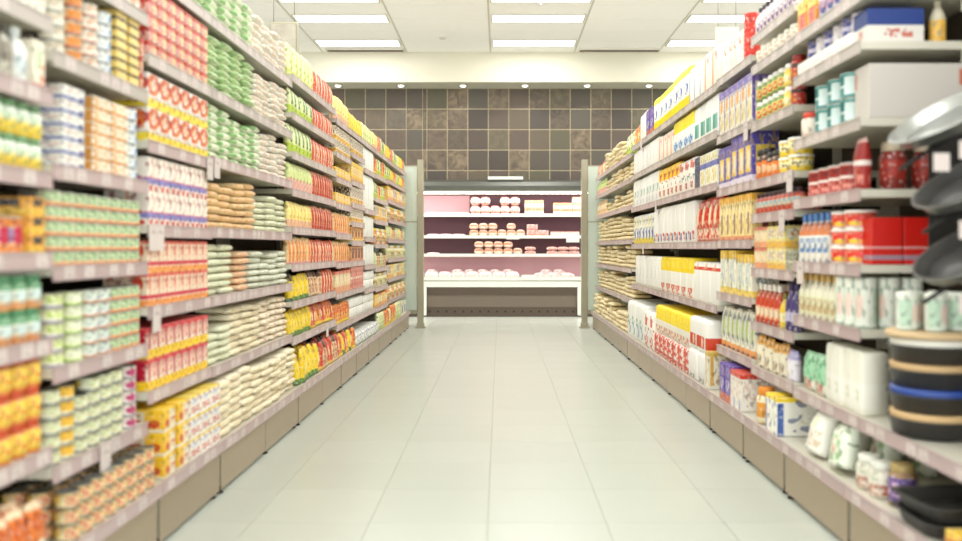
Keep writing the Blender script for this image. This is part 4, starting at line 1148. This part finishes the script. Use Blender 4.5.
B(R_, 'sixth', 'filled with cream noodle bags', 634, 597.5, [1.97, 1.73, 1.47, 1.14, .86, .57], {
    1: [(None, None, 'bag', 'noodle_bag', 'cream noodle bag', .3, .05, 5, {'name': 'noodle_bag', 'd': .2, 'ragged': 1})],
    2: [(None, None, 'bag', 'noodle_bag', 'cream noodle bag', .28, .046, 5, {'name': 'noodle_bag', 'd': .2, 'ragged': 1})],
    3: [(None, None, 'bag', 'noodle_bag', 'cream noodle bag', .28, .046, 5, {'name': 'noodle_bag', 'd': .2, 'ragged': 1})],
    4: [(None, None, 'bag', 'noodle_bag', 'cream noodle bag', .28, .046, 6, {'name': 'noodle_bag', 'd': .2, 'ragged': 1})],
    5: [(606, 634, 'bag', 'noodle_bag', 'cream noodle bag', .28, .046, 5, {'name': 'noodle_bag', 'd': .2, 'ragged': 1}), (597, 606, 'pouch', 'orange_cream_pouch', 'orange and cream pouch', .14, .18, 1, {'name': 'pasta_packet'})],
    6: [(606, 622, 'bag', 'noodle_bag', 'cream noodle bag', .28, .046, 5, {'name': 'noodle_bag', 'd': .2, 'ragged': 1}), (622, 634, 'bag', 'noodle_bag', 'golden noodle bag', .28, .046, 5, {'d': .2, 'name': 'noodle_bag'}), (597, 606, 'pouch', 'lime_pink_pouch', 'green and pink pouch', .14, .18, 1, {'name': 'pasta_packet'})],
    7: [(604, 626, 'bag', 'noodle_bag', 'cream noodle bag', .3, .05, 5, {'name': 'noodle_bag', 'd': .2, 'ragged': 1}), (626, 634, 'pouch', 'lime_pouch', 'lime pouch', .14, .22, 1, {'name': 'pasta_packet'}), (597, 604, 'pouch', 'red_cream_pouch', 'red and cream pouch', .14, .16, 1, {'name': 'pasta_packet'})]}, kicks=5)
# nearest right bay: only low shelves, rest is pan rack
B(R_, 'first', 'low shelves below hanging pans', 1130, 867, [(841, 420)], {
    1: [], 2: []})


# second tier of big packs on the right base shelf
def tier(px0, px1, z, style, desc, w, h, d, lab):
    ya, yb = sorted((y_at(1, px0, True), y_at(1, px1, True)))
    n = max(1, round((yb - ya) / w)); p = (yb - ya) / n
    for i in range(n):
        place('soft', style, p - .004, d, h, (XRB + .014, ya + p * (i + .5), z), -PI / 2, '%s, %s from the camera, %s' % (desc, ORD[i + 1], lab), 'multipack', desc + ' tier', True)


tier(656, 689, BASEZ + .1725, 'big_yellow_pack', 'puffy yellow topped pack', .2, .21, .25, 'upon the red packs, fifth right bay')
tier(690, 707, BASEZ + .1925, 'red_label_pack', 'white pack with red label', .26, .2, .3, 'upon a large white pack')

# side view of the open end of the second right bay (seen past its shelf ends)
Ye = y_at(1, 867)


def endthing(kind, style, X, Y, z, w, d, h, label, rz=0.0, **k):
    return place(kind, style, w, d, h, (X, Y, z + .001), rz, label, CAT[kind], None, True, **k)


zs2 = [z_at(1, 800, 86) + RAIL_H, z_at(1, 799, 150) + RAIL_H, z_at(1, 800, 209) + RAIL_H, z_at(1, 799, 272) + RAIL_H]
endthing('box', 'blue_white_box', 1.39, Ye + .02, zs2[0], .2, .12, .12, 'navy and white carton at the open end of the upper right shelf')
endthing('bottle', 'yellow_label_bottle', 1.55, Ye + .02, zs2[0], .055, .055, .16, 'yellow bottle right of the navy carton at the open shelf end')
endthing('box', 'white_carton', 1.475, Ye + .005, zs2[1], .37, .12, .19, 'large plain white carton filling the open shelf end on the right')
for i in range(2):
    endthing('box', 'red_carton', 1.36 + i * .115, Ye + .02, zs2[3], .11, .14, .165, '%s plain red carton with grey stripes at the open shelf end' % ['left', 'right'][i])
endthing('jar', 'red_brown_jar', 1.40, Ye + .02, zs2[2], .09, .09, .17, 'dark red jar at the open shelf end below the white carton')
endthing('jar', 'red_brown_jar', 1.52, Ye + .03, zs2[2], .09, .09, .17, 'second dark red jar deeper on the shelf below the white carton')

# blue and violet cans on the low white cartons
zc_ = zs2[0] + .0565
ya, yb = y_at(1, 854), y_at(1, 802)
for i in range(6):
    Y = ya + (yb - ya) * (i + .5) / 6
    place('can', 'blue_can' if i % 2 else 'purple_can', .07, .07, .085, (XR + .03, Y, zc_), -PI / 2, '%s tin standing on low white cartons, %s from the camera' % ('navy' if i % 2 else 'violet', ORD[i + 1]), 'tin', None)

# ------------------------------------------------------------------ nearest right bay goods
zlow = z_at(1, 841, 420) + RAIL_H


def tin_pan(r, h, taper=.9, inner=0):
    """round baking tin with an open, dished inside"""
    b = MB()
    b.lathe([(r * taper, 0), (r * .985, h - .004), (r * 1.05, h - .003), (r * 1.05, h), (r * .97, h), (r * (taper - .02), .004), (r * .1, .004)], 28, mis=[0, 0, 0, inner, inner, inner, inner])
    return b


pan_me2 = tin_pan(.13, .055).mesh('cake_tin', [M['pan_dark']])
sleeve_me = MB().lathe([(.128, 0), (.15, .002), (.15, .026), (.12, .028)], 28).mesh('card_sleeve', [M['white']])
M['sleeve_tan'] = plain('card_sleeve_tan', 'c8a878', .6)
M['sleeve_blue'] = pack('print_blue_sleeve', '2c4a94', (), [(.2, .8, .3, .7, '9cb0d8', 't')])
names = ['lowest', 'second', 'third', 'fourth']
zz = zlow + .0055
for i in range(4):
    t = obj('baking_tin', pan_me2, None, (1.375, 2.70, zz))
    tag(t, 'dark round baking tin, %s of the stack on the low right shelf' % (names[i] if i < 3 else 'topmost'), 'baking tin', 'stack of dark baking tins')
    sm = [M['sleeve_tan'], M['sleeve_blue'], M['sleeve_tan'], M['white']][i]
    s_ = MB().lathe([(.1, .008), (.112, .012), (.125, .056), (.126, .074), (.1, .075)], 28)
    c = obj('card_sleeve', s_.mesh('card_sleeve', [sm], ('cyl', .3, 0, .06)), t)
    zz += .0765
# round board with canisters above the stack
t = obj('serving_board', MB().lathe([(.125, 0), (.14, .004), (.14, .018), (.13, .022)], 28).mesh('serving_board', [plain('pale_wood', 'd0b48a', .5)]), None, (1.375, 2.70, zz + .001))
tag(t, 'pale round wooden board lying on the stack of baking tins', 'board')
for i, (dx, dy) in enumerate(((-.085, -.01), (-.02, -.06), (.055, -.045), (-.04, .045), (.035, .03))):
    place('canister', 'white_green_canister', .065, .065, .12, (1.375 + dx, 2.70 + dy - .03, zz + .0235), 0, '%s white and green canister standing on the round board' % ORD[i + 1], 'canister', 'canisters on the round board')
# base level
for i in range(2):
    place('jar', 'nut_jar', .09, .09, .115, (XRB + .02, 2.92 - i * .097, BASEZ + .001), -PI / 2, 'glass nut jar on the right base shelf, %s before the snack bags' % ORD[i + 1], 'jar', 'nut jars on the base shelf')
place('jar', 'purple_label_jar', .085, .085, .135, (1.245, 2.72, BASEZ + .001), -PI / 2, 'amber jar with purple label beside the nut jars', 'jar', None)


def rect_pan(L, Wd, h):
    b = MB()
    def ring(sx, sy, z, r=.04):
        out = []
        for (cx, cy, a0) in ((1, 1, 0), (-1, 1, 90), (-1, -1, 180), (1, -1, 270)):
            for a in (0, 30, 60, 90):
                an = math.radians(a0 + a)
                out.append((cx * (sx - r) + r * math.cos(an), cy * (sy - r) + r * math.sin(an), z))
        return out
    b.loft([ring(L / 2 - .02, Wd / 2 - .02, 0), ring(L / 2 - .004, Wd / 2 - .004, h - .003), ring(L / 2 + .008, Wd / 2 + .008, h - .002), ring(L / 2 + .008, Wd / 2 + .008, h), ring(L / 2 - .008, Wd / 2 - .008, h), ring(L / 2 - .024, Wd / 2 - .024, .004)], smooth=False)
    return b


rp = rect_pan(.34, .24, .045).mesh('roasting_tray', [M['pan_dark']])
for i in range(2):
    t = obj('roasting_tray', rp, None, (1.37, 2.50, BASEZ + .001 + i * .048), 0.1 * i)
    tag(t, 'dark rectangular roasting tray, %s of two on the right base shelf' % ['lower', 'upper'][i], 'tray', 'roasting trays on the base shelf')
for i in range(3):
    place('box', 'orange_pack_box', .1, .14, .05, (1.23, 2.3 - i * .11, BASEZ + .001), -PI / 2, 'flat orange carton on the right base shelf, %s before the trays' % ORD[i + 1], 'carton', 'flat orange cartons')

# wire pan rack with tilted pans
rk = bpy.data.objects.new('pan_rack', None); C.objects.link(rk)
rk.location = (1.66, 2.5, 0)
b = MB().box(-.26, .03, .27, .28, 1.05, 1.44)
obj('back_plate', b.mesh('back_plate', [M['black']]), rk)
tag(rk, 'black wire pan rack at the near right edge above the low shelf', 'rack')
for yy in (-.25, .35):
    b = MB().box(-.012, .008, yy - .012, yy + .012, zlow + .002, 1.98)
    obj('post', b.mesh('post', [M['black']]), rk)
b = MB()
for z in (.7, 1.1, 1.5, 1.95):
    b.tube((0, -.25, z), (0, .35, z), .006)
obj('cross_bar', b.mesh('cross_bar', [M['black']]), rk)
pans = [(1.30, 2.45, 1.42, 'silver', 'uppermost'), (1.37, 2.45, 1.235, 'dark', 'middle'), (1.37, 2.45, 1.03, 'dark', 'lowest')]
pan_big = tin_pan(.16, .035).mesh('frying_pan', [M['pan']])
pan_coated = tin_pan(.16, .035, inner=1).mesh('frying_pan', [M['pan'], M['pan_dark']])
for i, (x, yy, z, c, w_) in enumerate(pans):
    arm = MB().tube((0, yy - 2.46, z + .06), (x - 1.66 + .04, yy - 2.46, z - .02), .007).tube((x - 1.66 + .04, yy - 2.46, z - .02), (x - 1.66 - .13, yy - 2.46, z - .13), .007)
    obj('arm', arm.mesh('arm', [M['black']]), rk)
    t = obj('frying_pan', pan_coated if c == 'dark' else pan_big, None, (x, yy, z))
    t.rotation_euler = (math.radians(7), math.radians(-32), 0)
    tag(t, '%s aluminium pan tilted on the black wire rack at the right edge' % w_, 'pan')
    inn = MB().lathe([(.128, .0045), (.128, .006), (.02, .006)], 28)
    obj('coating', inn.mesh('coating', [M['pan_dark'] if c == 'dark' else M['pan']]), t)
    hd = MB().tube((.145, 0, .028), (.24, 0, .04), .012, 8)
    obj('handle', hd.mesh('handle', [M['black']]), t)
    for q in range(2):
        tk = MB().box(-.022, .022, -.002, 0, -.05, 0).mesh('price_ticket', [M['ticket']], ('box', .044, .002, .05))
        o = obj('price_ticket', tk, rk, (x - 1.66 - .09 + q * .07, yy - 2.62, z - .10 + q * .035))

# ------------------------------------------------------------------ glass end screens
YE = 11.27
for side, w_ in ((-1, 'left'), (1, 'right')):
    r = bpy.data.objects.new('end_screen', None); C.objects.link(r)
    xp = -1.054 if side < 0 else 1.12
    r.location = (xp, YE, 0)
    tag(r, 'pale green glass end screen closing the far end of the %s shelves' % w_, 'screen', None)
    b = MB().bevel_box(-.04, .04, -.03, .03, 0, 2.23, .004)
    obj('post', b.mesh('post', [M['frame']]), r)
    b = MB().box(*sorted((side * .045, side * .66)), -.008, .008, .24, 2.14)
    obj('glass_panel', b.mesh('glass_panel', [M['glass']]), r)
    b = MB().box(*sorted((side * .045, side * .66)), -.012, .012, 1.40, 1.415).box(*sorted((side * .045, side * .66)), -.012, .012, 2.14, 2.155).box(*sorted((side * .045, side * .66)), -.012, .012, .19, .24)
    obj('cross_rail', b.mesh('cross_rail', [M['frame']]), r)
    b = MB().box(-.008, .008, .035, .42, .1, 2.16)
    obj('side_glass', b.mesh('side_glass', [M['glass']]), r)
    b = MB().bevel_box(-.07, .07, -.06, .06, 0, .018, .004).bevel_box(-.05, .05, -.04, .04, .018, .07, .004)
    obj('base_plate', b.mesh('base_plate', [M['frame']]), r)

# ------------------------------------------------------------------ chilled cabinet
fr = bpy.data.objects.new('chilled_cabinet', None); C.objects.link(fr)
FY = 13.1
fr.location = (0, FY, 0)
tag(fr, 'long open chilled display cabinet against the slate wall at the aisle end', 'chiller')
k = 13.1 / F


def fz(py): return ZC + (VY - py) * k


FX0, FX1 = -2.6, 2.7


def fpart(name, boxes, mat, parent=fr):
    b = MB()
    for q in boxes:
        b.box(*q)
    return obj(name, b.mesh(name, [mat]), parent)


fpart('back_wall', [(FX0, FX1, .66, .7, .3, fz(190))], M['fridge_in'])
fpart('upper_back_panel', [(FX0, (468 - VX) * k + .0, .645, .66, fz(212), fz(193))], M['fridge_pink'])
fpart('lower_back_panel', [(FX0, FX1, .64, .66, .5, fz(257))], M['fridge_pink'])
fpart('end_wall', [(FX0 - .05, FX0, 0, .7, 0, fz(180))], M['white'])
fpart('end_wall', [(FX1, FX1 + .05, 0, .7, 0, fz(180))], M['white'])
# canopy: curved front
b = MB()
ring = []
prof = [(-.02, fz(191)), (-.05, fz(189)), (-.06, fz(186)), (-.03, fz(182)), (.06, fz(179.5)), (.7, fz(179)), (.7, fz(190)), (0.02, fz(191))]
b.loft([[(x, y_, z_) for y_, z_ in prof] for x in (FX0 - .05, FX1 + .05)], smooth=False)
obj('canopy', b.mesh('canopy', [M['canopy']]), fr)
fpart('canopy_trim', [(FX0, FX1, -.022, -.005, fz(192.2), fz(191))], M['white'])
b = MB().tube((FX0 + .05, .05, fz(192.8)), (FX1 - .05, .05, fz(192.8)), .013, 8)
obj('lamp_tube', b.mesh('lamp_tube', [M['tube']]), fr)
ld = bpy.data.lights.new('cabinet_light', 'AREA'); ld.shape = 'RECTANGLE'; ld.size = 5.2; ld.size_y = .1; ld.energy = 26; ld.color = (1, .88, .84)
lo = bpy.data.objects.new('cabinet_light', ld); C.objects.link(lo); lo.parent = fr; lo.location = (0, .06, fz(194.3)); lo.rotation_euler = (math.radians(22), 0, 0)
fpart('ceiling_sign', [((488 - VX) * k, (523 - VX) * k, -.055, .02, fz(179.6), fz(176.8))], M['white'])
levels = [(fz(214), .16), (fz(236), .1), (fz(254.5), .06)]
for z, y0 in levels:
    s_ = fpart('shelf', [(FX0, FX1, y0, .64, z - .02, z)], M['white'])
    fpart('price_rail', [(FX0, FX1, y0 - .01, y0, z - .035, z + .012)], M['white'], s_)
    ld = bpy.data.lights.new('shelf_light', 'AREA'); ld.shape = 'RECTANGLE'; ld.size = 5.0; ld.size_y = .04; ld.energy = 5; ld.color = (1, .82, .84)
    lo = bpy.data.objects.new('shelf_light', ld); C.objects.link(lo); lo.parent = fr; lo.location = (0, y0 + .06, z - .026)
deck = fz(279.5)
fpart('deck', [(FX0, FX1, .02, .64, deck - .03, deck)], M['white'])
fpart('front_lip', [(FX0, FX1, -.03, .02, fz(287), fz(278))], M['white'])
fpart('lip_glass', [(FX0, FX1, -.01, -.004, fz(278), fz(276.5))], M['glass'])
fpart('lip_rail', [(FX0, FX1, -.034, -.03, fz(281.3), fz(280.2))], M['steel'])
fpart('upper_bumper', [(FX0, FX1, -.02, .02, fz(295), fz(287))], M['fridge_dark'])
fpart('lower_panel', [(FX0, FX1, -.008, .02, fz(307), fz(295))], M['fridge_mid'])
fpart('toe_panel', [(FX0, FX1, .0, .02, 0.0, fz(307))], M['fridge_dark'])
vb = MB()
for i in range(40):
    x = FX0 + .07 + i * .13
    vb.box(x, x + .03, -.003, .0, fz(312.4), fz(310.6))
obj('vent_slots', vb.mesh('vent_slots', [M['black']]), fr)
for sx in (424.5, 579.5):
    x = (sx - VX) * k
    b = MB().bevel_box(x - .035, x + .035, -.06, -.022, .02, fz(287), .012)
    obj('corner_bumper', b.mesh('corner_bumper', [M['white']]), fr)

# chilled packs
rnd = random.Random(3)
lab = {0: 'top chilled shelf', 1: 'middle chilled shelf', 2: 'lower chilled shelf', 3: 'bottom chilled deck'}


def chill(level, z, y0, px0, px1, w, h, layers, style, desc, gapp=0.0, kind='box', tilt=0):
    x = (px0 - VX) * k
    x1 = (px1 - VX) * k
    i = 0
    while x + w <= x1 + .01:
        if rnd.random() >= gapp:
            zz = z + .0005
            nl = layers if layers == 1 or rnd.random() < .8 else layers - 1
            for q in range(nl):
                wv = w - .006
                place(kind, style, wv, .14 if kind == 'box' else .16, h, (x + w / 2, FY + y0, zz), rnd.uniform(-.02, .02), '%s, %s from the left%s, %s' % (desc, ORD[min(25, i + 1)], '' if nl == 1 else [', lower', ', upper', ', topmost'][q], lab[level]), 'meat pack', desc + ' on the ' + lab[level], False, 'meat_pack')
                zz += h + .0005
        i += 1
        x += w


chill(0, fz(214), .18, 426, 468, .16, .035, 1, 'pale_meat_pack', 'flat white packet')
chill(0, fz(214), .18, 470, 524, .155, .14, 2, 'meat_pack', 'pink and white meat packet', 0, 'bag')
chill(0, fz(214), .18, 525, 553, .15, .11, 2, 'meat_box', 'brown topped meat packet')
chill(0, fz(214), .18, 554, 584, .15, .09, 3, 'meat_box', 'pale meat packet')
chill(1, fz(236), .12, 426, 467, .2, .035, 1, 'meat_tray', 'flat meat tray', .15, 'bag')
chill(1, fz(236), .12, 469, 525, .145, .1, 2, 'meat_box', 'stacked meat packet', 0, 'bag')
chill(1, fz(236), .12, 527, 550, .17, .09, 2, 'meat_pack', 'pink meat packet')
chill(1, fz(236), .12, 551, 584, .15, .07, 1, 'pale_meat_pack', 'white meat packet')
chill(2, fz(254.5), .08, 426, 470, .2, .03, 1, 'meat_tray', 'flat meat tray', .4, 'bag')
chill(2, fz(254.5), .08, 474, 524, .15, .1, 2, 'meat_box', 'stacked meat packet', 0, 'bag')
chill(2, fz(254.5), .08, 525, 584, .17, .06, 2, 'meat_pack', 'rounded meat packet', .05, 'bag')
chill(3, deck, .08, 424, 520, .21, .12, 1, 'pale_meat_pack', 'large white meat bag', .0, 'bag')
chill(3, deck, .08, 534, 584, .21, .1, 1, 'meat_tray', 'large pink meat bag', .05, 'bag')
chill(3, deck, .26, 424, 584, .2, .15, 1, 'meat_tray', 'rear pink meat bag', .25, 'bag')
# tickets hanging on cabinet
for px, py in ((513, 237), (573, 240), (528, 277)):
    b = MB().box(-.1, .1, -.004, 0, -.035, .035)
    obj('price_sign', b.mesh('price_sign', [M['white']]), fr, ((px - VX) * k, .04 if py < 270 else -.036, fz(py)))

# ------------------------------------------------------------------ ceiling fittings
def ceil_pt(px, py):
    Y = F * (CEIL - ZC) / (VY - py)
    return ((px - VX) * Y / F, Y)


x, yv = ceil_pt(541, 1)
b = MB().lathe([(.03, -.004), (.032, 0)], 12).lathe([(.008, -.05), (.008, -.004)], 8).lathe([(.02, -.056), (.022, -.052), (.008, -.05)], 10)
t = obj('sprinkler', b.mesh('sprinkler', [M['steel']]), None, (x, yv, CEIL))
tag(t, 'small pendant sprinkler head in the middle ceiling column', 'sprinkler')
x, yv = ceil_pt(443, 37)
b = MB().lathe([(.03, -.03), (.05, -.025), (.055, -.005), (.055, 0)], 16)
t = obj('smoke_detector', b.mesh('smoke_detector', [M['grid']]), None, (x, yv, CEIL))
tag(t, 'small round smoke detector on the ceiling left of centre', 'smoke detector')
for i, (px0, px1, w_) in enumerate(((325, 404, 'left'), (579, 661, 'right'))):
    yv = 13.08
    x0_, x1_ = (px0 - VX) * yv / F, (px1 - VX) * yv / F
    t = obj('ceiling_vent', MB().box(x0_, x1_, 0, .02, -.03, 0).box(x0_, x1_, .16, .18, -.03, 0).box(x0_, x0_ + .02, .02, .16, -.03, 0).box(x1_ - .02, x1_, .02, .16, -.03, 0).mesh('ceiling_vent', [M['grid']]), None, (0, yv, CEIL))
    tag(t, 'long dark slot vent at the %s of the ceiling before the bulkhead' % w_, 'vent')
    for q in range(3):
        obj('slat', MB().box(x0_ + .02, x1_ - .02, .03 + q * .045, .05 + q * .045, -.028, -.004).mesh('slat', [M['vent']]), t)
# hanging mirror on the left, hanging box on the right
Y = 8.2
X = (284 - VX) * Y / F; Z = ZC + (VY - 40) * Y / F
t = bpy.data.objects.new('hanging_mirror', None); C.objects.link(t); t.location = (X, Y, Z)
tag(t, 'square grey framed panel hanging above the left sack shelves', 'mirror')
obj('frame', MB().bevel_box(-.14, .14, -.02, .02, -.17, .17, .008).mesh('frame', [M['frame']]), t)
obj('face', MB().bevel_box(-.125, .125, -.03, -.018, -.15, .15, .008).mesh('face', [plain('mirror_face', 'a39c8c', .35, .3, noise=.4, scale=9)]), t)
for sx in (-.1, .1):
    obj('rod', MB().tube((sx, 0, .165), (sx, 0, CEIL - Z), .005).mesh('rod', [M['steel']]), t)
Y = 8.6
X = (727 - VX) * Y / F; Z = ZC + (VY - 37) * Y / F
t = bpy.data.objects.new('hanging_sign', None); C.objects.link(t); t.location = (X, Y, Z)
tag(t, 'blank pale square sign hanging above the right shelves', 'sign')
obj('board', MB().bevel_box(-.12, .12, -.015, .015, -.1, .1, .006).mesh('board', [plain('sign_board', 'd0d4be', .6)]), t)
for sx in (-.09, .09):
    obj('rod', MB().tube((sx, 0, .095), (sx, 0, CEIL - Z), .004).mesh('rod', [M['steel']]), t)

flush()
